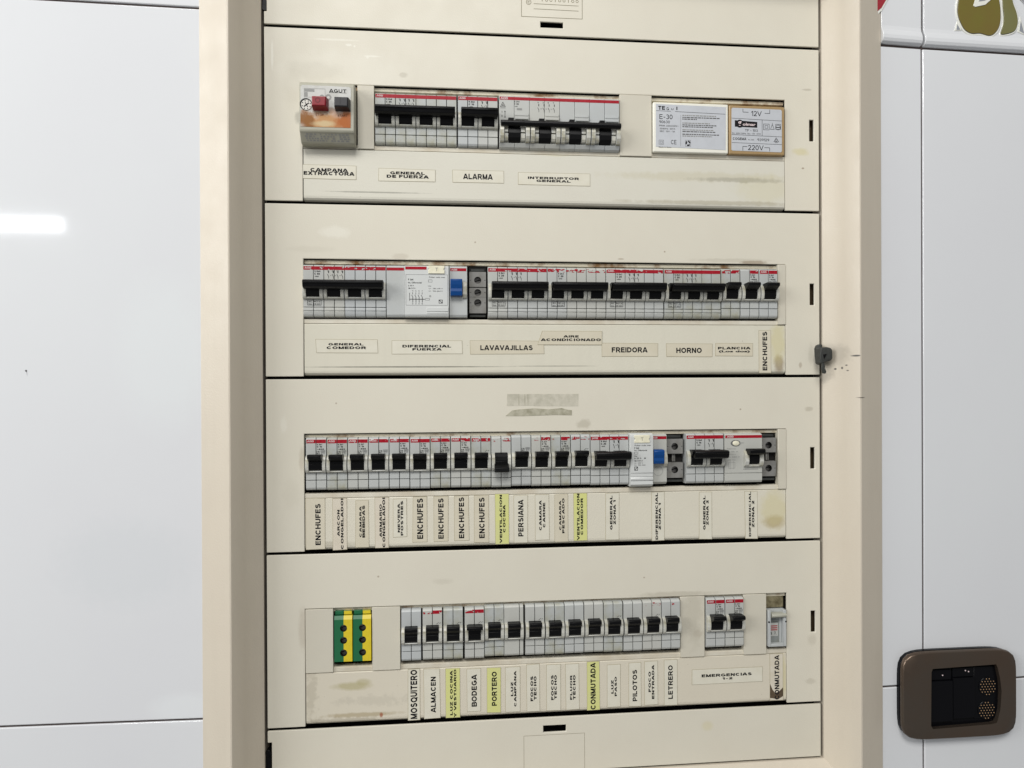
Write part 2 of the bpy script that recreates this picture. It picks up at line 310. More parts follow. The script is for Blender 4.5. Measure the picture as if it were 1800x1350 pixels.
def arcp(cx, cy, rx, ry, a0, a1, n=7):
    return [(cx + rx * math.cos(math.radians(a0 + (a1 - a0) * k / n)), cy + ry * math.sin(math.radians(a0 + (a1 - a0) * k / n))) for k in range(n + 1)]
def letter(ch, t):
    """grotesque capitals as centre lines: (advance width, strokes)"""
    h = t / 2; m = .52; T = 1 - h
    O = lambda w: arcp(w / 2, .5, w / 2 - h, .5 - h, 90, 450, 20)
    D = {
        'A': (.92, [[(h * .5, 0), (.46 - h * .2, 1)], [(.92 - h * .5, 0), (.46 + h * .2, 1)], [(.2, .28), (.72, .28)]]),
        'B': (.82, [[(h, 0), (h, 1)], [(h, T), (.5, T)] + arcp(.5, (T + m) / 2, .24, (T - m) / 2, 90, -90) + [(h, m)], [(.5, m)] + arcp(.53, (m + h) / 2, .29 - h * .3, (m - h) / 2, 90, -90) + [(h, h)]]),
        'C': (.9, [arcp(.46, .5, .46 - h, .5 - h, 42, 318, 14)]),
        'D': (.88, [[(h, 0), (h, 1)], [(h, T), (.38, T)] + arcp(.38, .5, .5 - h, .5 - h, 90, -90, 10) + [(h, h)]]),
        'E': (.74, [[(h, 0), (h, 1)], [(h, T), (.72, T)], [(h, m), (.68, m)], [(h, h), (.74, h)]]),
        'F': (.7, [[(h, 0), (h, 1)], [(h, T), (.7, T)], [(h, m - .02), (.62, m - .02)]]),
        'G': (.94, [arcp(.47, .5, .47 - h, .5 - h, 42, 345, 14), [(.94 - h, .12), (.94 - h, .44)], [(.52, .44), (.94, .44)]]),
        'H': (.84, [[(h, 0), (h, 1)], [(.84 - h, 0), (.84 - h, 1)], [(h, m), (.84 - h, m)]]),
        'I': (t, [[(h, 0), (h, 1)]]),
        'J': (.6, [[(.6 - h, 1), (.6 - h, .3)] + arcp(.3, .3, .3 - h, .3 - h, 0, -180, 8)]),
        'K': (.86, [[(h, 0), (h, 1)], [(.78, 1), (h, .4)], [(.3, .56), (.82, 0)]]),
        'L': (.7, [[(h, 0), (h, 1)], [(h, h), (.7, h)]]),
        'M': (.98, [[(h, 0), (h, 1)], [(.98 - h, 0), (.98 - h, 1)], [(h, .96), (.49, .06)], [(.98 - h, .96), (.49, .06)]]),
        'N': (.84, [[(h, 0), (h, 1)], [(.84 - h, 0), (.84 - h, 1)], [(h * 1.1, .97), (.84 - h * 1.1, .03)]]),
        'O': (.98, [O(.98)]), 'Q': (.98, [O(.98), [(.6, .26), (.94, -.02)]]), '0': (.68, [O(.68)]),
        'P': (.78, [[(h, 0), (h, 1)], [(h, T), (.5, T)] + arcp(.5, (T + .44) / 2, .28 - h, (T - .44) / 2, 90, -90) + [(h, .44)]]),
        'R': (.86, [[(h, 0), (h, 1)], [(h, T), (.54, T)] + arcp(.54, (T + .46) / 2, .28 - h, (T - .46) / 2, 90, -90) + [(h, .46)], [(.46, .46), (.8, 0)]]),
        'S': (.8, [arcp(.4, (T + m) / 2, .37 - h, (T - m) / 2, 25, 250, 10) + arcp(.4, (m + h) / 2, .4 - h, (m - h) / 2 , 90, -160, 11)]),
        'T': (.8, [[(.4, 0), (.4, 1)], [(0, T), (.8, T)]]),
        'U': (.84, [[(h, 1), (h, .36)] + arcp(.42, .36, .42 - h, .36 - h, 180, 360, 10) + [(.84 - h, 1)]]),
        'V': (.88, [[(h * .5, 1), (.44, .04)], [(.88 - h * .5, 1), (.44, .04)]]),
        'W': (1.2, [[(h * .5, 1), (.32, .03)], [(.32, .03), (.6, .97)], [(.6, .97), (.88, .03)], [(.88, .03), (1.2 - h * .5, 1)]]),
        'X': (.84, [[(h * .6, 0), (.84 - h * .6, 1)], [(h * .6, 1), (.84 - h * .6, 0)]]),
        'Y': (.86, [[(h * .5, 1), (.43, .42)], [(.86 - h * .5, 1), (.43, .42)], [(.43, .44), (.43, 0)]]),
        'Z': (.76, [[(.03, T), (.76, T)], [(.68, T), (.08, h)], [(0, h), (.76, h)]]),
        '1': (.4, [[(.4 - h, 0), (.4 - h, 1)], [(.4 - h, .96), (0, .72)]]),
        '2': (.66, [arcp(.33, .68, .33 - h, .32 - h, 165, -25, 8) + [(.08, h)], [(0, h), (.66, h)]]),
        '3': (.66, [arcp(.32, .74, .3 - h, .26 - h, 155, -80, 8), arcp(.33, .28, .33 - h, .28 - h, 80, -160, 8)]),
        '4': (.7, [[(.52, 0), (.52, 1)], [(.5, .97), (.04, .3)], [(0, .26), (.7, .26)]]),
        '5': (.66, [[(.6, T), (.12, T), (.07, .5)], arcp(.33, .33, .33 - h, .33 - h, 130, -160, 9)]),
        '6': (.68, [arcp(.34, .32, .34 - h, .32 - h, 90, 450, 14), arcp(.42, .4, .42 - h, .6 - h, 110, 190, 6)]),
        '7': (.64, [[(0, T), (.62, T)], [(.58, T), (.2, 0)]]),
        '8': (.68, [arcp(.34, .75, .3 - h, .25 - h * .6, 90, 450, 12), arcp(.34, .29, .34 - h, .29 - h, 90, 450, 14)]),
        '9': (.68, [arcp(.34, .68, .34 - h, .32 - h, 90, 450, 14), arcp(.26, .6, .42 - h, .6 - h, 10, -70, 6)]),
        '-': (.5, [[(.04, .4), (.46, .4)]]), '(': (.3, [arcp(.34, .45, .3, .62, 120, 240, 6)]), ')': (.3, [arcp(-.04, .45, .3, .62, 60, -60, 6)]),
        '.': (t, [[(h, 0), (h, t)]]), ',': (t, [[(h, -.12), (h, t)]]), '/': (.4, [[(.02, 0), (.38, 1)]]), '~': (.6, [[(0, .4), (.2, .52), (.4, .36), (.6, .48)]]), ':': (t, [[(h, 0), (h, t)], [(h, .5), (h, .5 + t)]]),
    }
    return D.get(ch)
def stroke_text(string, t):
    V = []; F = []; x = 0
    for ch in string:
        L_ = letter(ch, t)
        if L_ is None: x += .38; continue
        w, strokes = L_
        for st in strokes:
            n = len(st); P = [Vector(p) for p in st]; base = len(V)
            closed = (P[0] - P[-1]).length < 1e-4
            for i in range(n):
                if closed: d = (P[(i + 1) % n if i < n - 1 else 1] - P[i - 1 if i > 0 else n - 2])
                else: d = P[min(i + 1, n - 1)] - P[max(i - 1, 0)]
                if d.length < 1e-6: d = Vector((1, 0))
                d.normalize(); nn = Vector((-d.y, d.x)) * t / 2
                if 0 < i < n - 1:
                    e = (P[i] - P[i - 1]); 
                    if e.length > 1e-6:
                        c = abs(e.normalized().dot(d)); nn = nn / max(c, .6)
                V += [(x + P[i].x + nn.x, P[i].y + nn.y), (x + P[i].x - nn.x, P[i].y - nn.y)]
            F += [(base + 2 * i, base + 2 * i + 1, base + 2 * i + 3, base + 2 * i + 2) for i in range(n - 1)]
        x += w + .13
    return V, F

_gc = {}
def glyphs(string, bold):
    """outline of a string, scaled into the unit square (u right, v up)"""
    key = (string, bold)
    if key in _gc: return _gc[key]
    if all(c.isupper() or c.isdigit() or c in " -().,/~:" for c in string):
        V, F = stroke_text(string, .13 + bold * 3.2)
        x0 = min(v[0] for v in V); x1 = max(v[0] for v in V); y0 = min(v[1] for v in V); y1 = max(v[1] for v in V)
        V = [((a - x0) / (x1 - x0), (b - y0) / (y1 - y0)) for a, b in V]
        _gc[key] = (V, F); return _gc[key]
    cu = bpy.data.curves.new('glyphs', 'FONT'); cu.body = string; cu.size = 1
    cu.resolution_u = 3; cu.offset = bold; cu.fill_mode = 'FRONT'
    ob = bpy.data.objects.new('glyphs', cu); SC.collection.objects.link(ob)
    dg = bpy.context.evaluated_depsgraph_get()
    me = ob.evaluated_get(dg).to_mesh()
    V = [(v.co.x, v.co.y) for v in me.vertices]; F = [tuple(p.vertices) for p in me.polygons]
    ob.evaluated_get(dg).to_mesh_clear()
    bpy.data.objects.remove(ob); bpy.data.curves.remove(cu)
    x0 = min(v[0] for v in V); x1 = max(v[0] for v in V); y0 = min(v[1] for v in V); y1 = max(v[1] for v in V)
    V = [((a - x0) / max(x1 - x0, 1e-6), (b - y0) / max(y1 - y0, 1e-6)) for a, b in V]
    _gc[key] = (V, F); return _gc[key]

# ------------------------------------------------------------------ the wall
wall = thing('wall', 'kitchen wall of large glazed white tiles with dark joints', 'wall')
del wall['label']; del wall['category']
wall['kind'] = 'structure'
g = G()
for b in ((-460, -36, -17, 60, -420, 420), (W + 36, 860, -17, 60, -420, 420), (-36, W + 36, -17, 60, 385, 420), (-36, W + 36, -17, 60, -420, -385)): g.box(*b)
g.build('mortar_bed', M_GROUT, wall)
def tile(x0, x1, b0, b1, t0, t1, name='wall_tile'):
    g = G(); y0, y1 = -18.6, -13
    vs = [(x0, y0, b0), (x1, y0, b1), (x1, y0, t1), (x0, y0, t0), (x0, y1, b0), (x1, y1, b1), (x1, y1, t1), (x0, y1, t0)]
    g.add(vs, [(0, 1, 2, 3), (4, 5, 6, 7), (0, 1, 5, 4), (1, 2, 6, 5), (2, 3, 7, 6), (3, 0, 4, 7)])
    return g.build(name, M_TILE, wall, bevel=.9, seg=3, smooth=60)
tile(-455, -28, -274.7, -279.1, 306.8, 301.4)
tile(-455, -28, -415, -415, -276.4, -280.7)
tile(-455, -28, 308.6, 303.1, 415, 415, 'border_tile')
XR = 582.9
tile(W + 28, XR - .7, -279.5, -278.9, 296.0, 294.6)
tile(XR + .7, 850, -278.8, -272.9, 294.5, 290.1)
tile(W + 28, XR - .7, -415, -415, -281.2, -280.5)
tile(XR + .7, 850, -415, -415, -280.4, -274.6)
def border(x0, x1, zb0, zb1):
    g = G()
    prof = [(-13, 0), (-19, .2), (-21.2, 1.6), (-22.2, 4), (-22.2, 7), (-21.4, 10), (-20.2, 12.5), (-19.6, 16), (-19.6, 112), (-13, 112)]
    n = len(prof)
    vs = [(x0, y, z + zb0) for y, z in prof] + [(x1, y, z + zb1) for y, z in prof]
    g.add(vs, [tuple(range(n)), tuple(range(2 * n - 1, n - 1, -1))] + [(i, (i + 1) % n, n + (i + 1) % n, n + i) for i in range(n)])
    return g.build('border_tile', M_TILE, wall, bevel=.5, seg=2, smooth=50)
bt1 = border(W + 47.2, XR - 1.2, 298.1, 296.6)
bt2 = border(XR + 1.0, 850, 296.5, 291.9)
def smooth_poly(pts, n=4):
    out = []; N = len(pts)
    for i in range(N):
        p0, p1, p2, p3 = [Vector(pts[(i + k) % N]) for k in (-1, 0, 1, 2)]
        for k in range(n):
            t = k / n
            out.append(tuple(.5 * (2 * p1 + (p2 - p0) * t + (2 * p0 - 5 * p1 + 4 * p2 - p3) * t * t + (3 * p1 - p0 - 3 * p2 + p3) * t ** 3)))
    return out
def grow(pts, d):
    c = Vector((sum(p[0] for p in pts) / len(pts), sum(p[1] for p in pts) / len(pts)))
    return [tuple(Vector(p) + (Vector(p) - c).normalized() * d) for p in pts]
PEAR = smooth_poly([(620.2, 348.2), (617.5, 340.3), (616.3, 332.9), (616.6, 325.7), (619.4, 318.4), (623.4, 312.6), (629.8, 309.7), (637.7, 310.2), (646.6, 308.5), (652.2, 311.3), (656.4, 317.8), (657.6, 327.6), (656.3, 340.3), (651.7, 356.0), (643.8, 367.8), (632.0, 365.9), (625.2, 358.0)])
HALF = smooth_poly([(660.1, 346.2), (660.2, 335.2), (661.2, 326.2), (659.9, 317.7), (658.0, 310.7), (664.3, 311.0), (671.7, 314.3), (674.5, 321.6), (673.4, 329.8), (670.1, 338.7), (668.4, 348.2), (664.5, 358.0)])
for nm, poly, mt, gr, yy in (('pear_relief', PEAR, M_OLIVE, 1.9, -20.4), ('pear_half_relief', HALF, M_OLIVE2, 1.7, -20.3)):
    g = G(); g.prism_y(grow(poly, gr), yy, -19.0, 0); o = g.build(nm, M_WGLZ, bt2, bevel=.3, smooth=60)
    g = G(); g.prism_y(grow(poly, .55), yy - .15, -19.5, 1); g.prism_y(poly, yy - .5, -19.5, 0); g.build(nm.replace('relief', 'glaze'), [mt, M_INK2], bt2, bevel=.15, smooth=60)
g = G(); g.prism_y(grow([(634.8, 346.2), (631.4, 334.8), (633.0, 333.8), (641.9, 336.2), (651.7, 344.2)], .6), -21.4, -20.5, 0)
g.prism_y([(637.4, 346.2), (635.6, 338.3), (641.9, 339.5), (647.8, 345.2)], -21.7, -20.6, 1); g.build('leaf_relief', [M_WGLZ, M_GGLZ], bt2, bevel=.15)
g = G(); g.prism_y([(613.2, 311.5), (620.2, 312.1), (618.3, 319.2), (615.8, 320.2)], -20.1, -19.2, 0); g.prism_y([(615.8, 318.2), (619.1, 312.6), (614.7, 312.1)], -20.25, -19.4, 1)
g.prism_y([(677.5, 327.5), (683.0, 310.4), (674.9, 313.3)], -20.1, -19.2, 0); g.prism_y([(677.8, 324.5), (681.6, 311.4), (676.3, 313.9)], -20.25, -19.4, 1)
g.prism_y([(675.8, 344.2), (680.7, 339.8), (683.7, 333.9), (691.1, 326.5), (695.0, 344.2)], -20.25, -19.2, 1)
g.build('foliage_relief', [M_WGLZ, M_GGLZ], bt2, bevel=.15)
g = G(); g.prism_y([(533.7, 346.2), (551.0, 346.2), (550.0, 337.4), (543.8, 326.7), (533.7, 316.7)], -20.3, -19.2, 0); g.prism_y([(533.7, 344.2), (549.4, 344.2), (548.6, 337.4), (543.3, 328.7), (533.7, 320.6)], -20.6, -19.3, 1)
g.build('red_fruit_relief', [M_WGLZ, M_RGLZ], bt1, bevel=.15)

# ------------------------------------------------------------------ the cabinet
cab = thing('electrical_cabinet', 'cream metal distribution cabinet with four rows of breakers set into a white tiled wall', 'electrical cabinet', CO)
def C_(g, name, mats, **k): return g.build(name, mats, cab, org=CO, **k)
# frame: four mitred members round the opening
OX0, OX1, OZ0, OZ1 = -1.0, W + 1.4, -351.0, 351.0
PF = [(0, 16), (0, -.6), (5.5, -7.5), (11.6, -16.2), (17.6, -29.0), (18.4, -29.8), (19.6, -29.9)]
def frame_member(side):
    out = {'left': 45.0, 'right': 46.0, 'top': 45, 'bottom': 45}
    pr = {s: PF + [(out[s] - .5, -18.9), (out[s], -16.5)] for s in out}
    a, b = {'left': ('bottom', 'top'), 'right': ('bottom', 'top'), 'top': ('left', 'right'), 'bottom': ('left', 'right')}[side]
    g = G(); n = len(PF) + 2
    def pt(i, end):
        d = pr[side][i][0]; y = pr[side][i][1]; e = pr[end][i][0]
        if side in ('left', 'right'):
            return (OX0 - d if side == 'left' else OX1 + d, y, OZ0 - e if end == 'bottom' else OZ1 + e)
        return (OX0 - e if end == 'left' else OX1 + e, y, OZ0 - d if side == 'bottom' else OZ1 + d)
    vs = [pt(i, a) for i in range(n)] + [pt(i, b) for i in range(n)]
    g.add(vs, [(i, i + 1, n + i + 1, n + i) for i in range(n - 1)] + [(n - 1, 0, n, 2 * n - 1)])
    C_(g, 'frame_member', M_FRAME, smooth=24)
for s_ in ('left', 'right', 'top', 'bottom'): frame_member(s_)
g = G(); g.box(-30, W + 30, 44, 48, -384, 384)
for b in ((-32, -28, 14, 48, -384, 384), (W + 28, W + 32, 14, 48, -384, 384)): g.box(*b)
C_(g, 'back_box', M_DARK)

def plate(xs, zs, holes, y0=0, y1=1.6):
    """sheet over xs x zs with rectangular holes"""
    bx = sorted(set([xs[0], xs[1]] + [h[0] for h in holes] + [h[1] for h in holes]))
    bz = sorted(set([zs[0], zs[1]] + [h[2] for h in holes] + [h[3] for h in holes]))
    bx = [x for x in bx if xs[0] <= x <= xs[1]]; bz = [z for z in bz if zs[0] <= z <= zs[1]]
    solid = {}
    for i in range(len(bx) - 1):
        for j in range(len(bz) - 1):
            cx, cz = (bx[i] + bx[i + 1]) / 2, (bz[j] + bz[j + 1]) / 2
            solid[i, j] = not any(h[0] < cx < h[1] and h[2] < cz < h[3] for h in holes)
    vid = {}; V = []; F = []
    def v(i, j, k):
        if (i, j, k) not in vid: vid[i, j, k] = len(V); V.append((bx[i], (y0, y1)[k], bz[j]))
        return vid[i, j, k]
    for (i, j), s in solid.items():
        if not s: continue
        for k in (0, 1): F.append((v(i, j, k), v(i + 1, j, k), v(i + 1, j + 1, k), v(i, j + 1, k)))
        for (di, dj, e0, e1) in ((-1, 0, (i, j), (i, j + 1)), (1, 0, (i + 1, j), (i + 1, j + 1)), (0, -1, (i, j), (i + 1, j)), (0, 1, (i, j + 1), (i + 1, j + 1))):
            if not solid.get((i + di, j + dj), False):
                F.append((v(*e0, 0), v(*e1, 0), v(*e1, 1), v(*e0, 1)))
    g = G(); g.add(V, F); return g
PX0, PX1 = 1.3, W - .9
AX0, AX1 = 33.0, 463.2
ROWZ = [300, 150, 0, -150]
DEVZ = [200.6, 51.8, -96.4, -245.0]
for r, zt in enumerate(ROWZ):
    slot = (486.4, 490.7, zt - 85, zt - 65.4)
    g = plate((PX0, PX1), (zt - 148.8, zt - 1.2), [(AX0, AX1, zt - 148.8, zt - 48.0), slot], y1=2.2)
    C_(g, 'row_cover', COVER[r], bevel=.55, seg=2)
    # removable name strip under the devices
    z0, z1 = zt - 148.2, zt - 103.6
    g = G(); g.prism_x([(7, z1 - .4), (1.2, z1), (.6, z1 - .5), (.6, z0 + 4.2), (.9, z0 + 2.4), (2.2, z0 + .9), (4.5, z0), (7, z0)], AX0 + .5, AX1 - .4)
    C_(g, 'name_strip', M_STRIP[r], bevel=.15)
    # ledges of the opening
    g = G(); g.prism_x([(3.2, zt - 49.0), (3.4, zt - 51.6), (4.4, zt - 52.1), (9, zt - 52.1), (9, zt - 49.0)], AX0 + .3, AX1 - .2); C_(g, 'upper_ledge', M_LEDGE)
    g = G(); g.prism_x([(1.2, zt - 103.2), (1.0, zt - 99.9), (1.8, zt - 99.4), (9, zt - 99.4), (9, zt - 103.2)], AX0 + .3, AX1 - .2); C_(g, 'lower_ledge', M_LEDGE2)
    g = G(); g.box(-20, W + 20, 30, 31, zt - 93, zt - 58); g.box(-20, W + 20, 22, 31, zt - 60, zt - 58); g.box(-20, W + 20, 22, 31, zt - 93, zt - 91); C_(g, 'mounting_rail', M_STEEL)
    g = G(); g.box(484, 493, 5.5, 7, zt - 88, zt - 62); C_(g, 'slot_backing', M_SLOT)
g = plate((PX0, PX1), (301.3, 349), [(238.4, 258.7, 308.4, 313.4), (PX0, 3.6, 312, 349)], y1=2.2); C_(g, 'top_cover', M_COVER, bevel=.55, seg=2)
g = plate((PX0, PX1), (-349.4, -301.2), [(238.3, 258.7, -314.4, -308.4), (PX0, 4.8, -349.4, -311)], y1=2.2); C_(g, 'bottom_cover', M_COVER, bevel=.55, seg=2)
for zc in (340, -345):
    g = G(); g.cyl_y(-.6 + 2.0, zc - (24 if zc > 0 else -24), 2.6, 2, 9, 14); g.box(-1, 3.4, 3, 9, min(zc, zc - (24 if zc > 0 else -24)), max(zc, zc - (24 if zc > 0 else -24)))
    C_(g, 'hinge_pin', M_BLACK, bevel=.2)
# engraved card outlines on the end covers: dark strips painted as groove shade
g = G(); g.outline(221.4, 276.0, 317.0, 349, .42, -.08); g.ring(228.0, 330.0, 1.9, 2.3, -.08); g.text('C', 228.0, 330.0, 1.9, 2.2, -.08)
g.line(232.5, 328.9, 272.5, 328.6, .4, -.08); g.line(232.5, 324.4, 272.5, 324.1, .4, -.08)
for xx in range(9): g.ring(240 + xx * 3.9, 332.6, .9, 1.3, -.08, 10) if xx % 3 else g.line(240 + xx * 3.9, 331.2, 240 + xx * 3.9, 334.4, .5, -.08)
C_(g, 'engraved_card', mat('groove_shade_line', lin(120, 112, 88), .6, .2), label='faint engraved card outline with ruled lines')
g = G(); g.outline(220.8, 275.4, -349, -316.4, .32, -.08); C_(g, 'engraved_card', mat('groove_shade_line_pale', lin(150, 142, 122), .6, .2), label='faint engraved empty card outline')

# blanking plates between devices
for x0, x1, r in ((79.3, 93.4, 0), (309.2, 338.4, 0), (455.6, 463.0, 1), (455.4, 463.0, 2), (33.4, 56.6, 3), (89.6, 113.6, 3), (363.2, 385.6, 3), (422.2, 443.6, 3)):
    zt = ROWZ[r]; g = G(); g.box(x0, x1, -.5, 6, zt - 103.0, zt - 48.4); C_(g, 'blanking_plate', M_FILL, bevel=.3)

# name stickers
STICKERS = [
  ('w',(55.4, 176.4, 44.6, 11.7),[('CAMPANA', 55.1, 178.0, 31.6, 3.7),('EXTRACTORA', 55.0, 175.5, 42.8, 4.2)]),
  ('w',(121.2, 175.3, 48.4, 10.4),[('GENERAL', 121.7, 176.9, 29.8, 3.2),('DE FUERZA', 121.9, 174.3, 36.2, 3.5)]),
  ('w',(183.1, 175.7, 44.7, 10.5),[('ALARMA', 182.7, 175.4, 25.9, 5.2)]),
  ('w',(250.3, 174.8, 63.8, 10.6),[('INTERRUPTOR', 249.6, 175.4, 45.8, 2.8),('GENERAL', 249.6, 173.3, 30.5, 2.6)]),
  ('w',(69.2, 27.1, 51.8, 11.3),[('GENERAL', 68.5, 28.5, 29.6, 2.6),('COMEDOR', 68.9, 25.9, 33.5, 2.9)]),
  ('w',(137.9, 26.2, 60.7, 11.4),[('DIFERENCIAL', 137.6, 26.9, 42.1, 3.0),('FUERZA', 137.8, 24.6, 25.4, 2.7)]),
  ('t',(207.7, 26.1, 64.7, 11.3),[('LAVAVAJILLAS', 207.2, 25.8, 46.2, 4.7)]),
  ('t',(263.6, 34.6, 57.3, 11.6),[('AIRE', 264.6, 35.6, 13.8, 2.6),('ACONDICIONADO', 264.5, 33.1, 54.0, 2.9)]),
  ('t',(318.1, 24.0, 50.7, 11.2),[('FREIDORA', 317.7, 23.9, 32.7, 5.1)]),
  ('t',(372.7, 23.5, 42.2, 11.3),[('HORNO', 372.3, 23.4, 23.6, 5.1)]),
  ('t',(414.7, 24.2, 34.8, 11.4),[('PLANCHA', 414.6, 25.3, 30.7, 2.9),('(Los dos)', 414.6, 22.6, 29.1, 2.7)]),
  ('v',(443.5, 22.4, 10.8, 38.4),[('ENCHUFES', 443.4, 22.9, 4.6, 35.3)]),
  ('v',(41.8, -125.2, 16.0, 43.5),[('ENCHUFES', 44.2, -125.8, 4.7, 35.4)]),
  ('V',(62.7, -126.0, 11.8, 43.9),[('ARCON', 61.7, -125.0, 2.6, 22.8),('CONGELADOI', 64.3, -125.7, 2.7, 43.6)]),
  ('t',(81.5, -126.1, 10.9, 39.8),[('CAMARA', 80.3, -124.2, 2.3, 26.8),('BEBIDAS', 82.5, -124.1, 2.8, 27.9)]),
  ('V',(98.4, -125.3, 11.6, 43.4),[('ARMARIO', 97.5, -123.8, 2.6, 28.6),('CONGELADOI', 99.7, -125.4, 2.9, 43.1)]),
  ('w',(113.7, -121.8, 11.2, 32.9),[('NEVERA', 113.0, -121.7, 2.6, 25.2),('POSTRES', 115.3, -122.0, 2.6, 30.1)]),
  ('t',(131.2, -123.6, 11.9, 39.3),[('ENCHUFES', 131.1, -122.8, 5.4, 35.2)]),
  ('t',(149.1, -123.4, 12.2, 38.9),[('ENCHUFES', 149.1, -123.1, 4.9, 35.3)]),
  ('t',(166.9, -123.4, 12.3, 38.8),[('ENCHUFES', 167.0, -122.8, 4.8, 35.9)]),
  ('t',(184.4, -124.2, 12.5, 40.8),[('ENCHUFES', 184.8, -123.3, 5.1, 35.6)]),
  ('y',(202.7, -124.8, 11.8, 43.8),[('VENTILACION', 201.7, -124.7, 2.7, 42.6),('COCINA', 204.2, -124.4, 2.7, 24.4)]),
  ('w',(219.2, -125.1, 11.6, 41.6),[('PERSIANA', 219.2, -124.2, 5.1, 32.4)]),
  ('w',(238.1, -124.1, 11.9, 39.6),[('CAMARA', 236.8, -122.2, 2.8, 26.7),('CARNE', 239.6, -122.1, 2.7, 22.0)]),
  ('t',(255.4, -125.2, 11.4, 41.8),[('CAMARA', 254.5, -122.6, 2.4, 26.2),('PESCADO', 256.8, -123.0, 2.6, 31.0)]),
  ('y',(272.4, -124.5, 11.8, 42.1),[('VENTILACION', 270.7, -124.4, 2.9, 41.4),('COMEDOR', 273.5, -124.0, 2.7, 32.9)]),
  ('w',(301.4, -124.7, 11.7, 41.2),[('GENERAL', 300.5, -121.3, 2.9, 30.5),('ZONA 1', 303.1, -121.0, 2.7, 21.7)]),
  ('w',(343.3, -125.4, 11.2, 43.2),[('DIFERENCIAL', 342.1, -125.4, 2.9, 42.1),('ZONA 1', 344.4, -125.6, 2.6, 24.0)]),
  ('w',(387.3, -125.8, 11.5, 42.2),[('GENERAL', 386.2, -123.2, 2.8, 30.9),('ZONA 2', 388.6, -123.2, 2.7, 22.5)]),
  ('w',(430.0, -126.2, 11.3, 42.9),[('DIFERENCIAL', 429.0, -125.4, 2.5, 40.9),('ZONA 2', 431.5, -125.4, 2.8, 24.3)]),
  ('w',(125.1, -275.7, 10.0, 44.1),[('MOSQUITERO', 125.3, -275.4, 6.4, 42.6)]),
  ('w',(140.5, -275.6, 13.8, 42.7),[('ALMACEN', 141.8, -276.5, 4.7, 31.3)]),
  ('y',(158.8, -276.0, 12.0, 42.8),[('LUZ COCINA', 157.7, -275.6, 2.8, 39.2),('Y VESTUARIO', 160.5, -276.2, 2.8, 42.0)]),
  ('w',(177.0, -274.3, 11.7, 37.0),[('BODEGA', 177.4, -274.5, 5.0, 28.2)]),
  ('y',(194.7, -275.0, 12.0, 39.0),[('PORTERO', 195.2, -273.7, 4.7, 30.0)]),
  ('w',(211.5, -275.0, 12.6, 39.0),[('LUZ', 210.9, -274.7, 2.4, 12.5),('CAMPANA', 213.3, -274.5, 2.5, 31.6)]),
  ('w',(229.5, -274.7, 11.1, 41.3),[('FOCOS', 228.5, -275.2, 2.8, 22.1),('TECHO', 231.0, -274.8, 2.7, 21.0)]),
  ('w',(247.7, -275.1, 12.1, 40.4),[('FOCOS', 246.8, -275.0, 2.6, 22.2),('TECHO', 249.2, -274.8, 2.5, 21.5)]),
  ('w',(264.4, -275.2, 11.6, 40.2),[('FLUOR', 263.7, -275.7, 2.4, 22.0),('TECHO', 266.0, -275.7, 2.6, 21.8)]),
  ('y',(283.4, -275.2, 11.0, 42.6),[('CONMUTADA', 283.2, -275.4, 4.9, 41.6)]),
  ('w',(302.0, -276.0, 11.5, 37.8),[('LUZ', 300.9, -276.9, 2.5, 12.1),('PASO', 303.5, -276.6, 2.5, 17.3)]),
  ('w',(321.3, -275.7, 11.1, 38.8),[('PILOTOS', 321.2, -276.6, 4.1, 28.1)]),
  ('w',(336.2, -275.0, 11.9, 38.9),[('FOCO', 335.0, -273.9, 2.5, 18.4),('ENTRADA', 337.7, -274.1, 2.8, 30.7)]),
  ('w',(354.3, -275.3, 11.7, 40.5),[('LETRERO', 354.1, -275.0, 4.5, 30.3)]),
  ('w',(407.1, -271.7, 65.7, 12.9),[('EMERGENCIAS', 406.4, -271.0, 47.0, 3.4),('1-2', 406.9, -273.7, 9.6, 2.4)]),
  ('k',(453.5, -275.0, 12.0, 41.9),[('CONMUTADA', 453.8, -275.1, 4.7, 40.6)]),
]
LAB = {'y': 'yellow', 't': 'tan', 'w': 'off-white', 'v': 'clear', 'V': 'cream', 'k': 'scorched'}
random.seed(11)
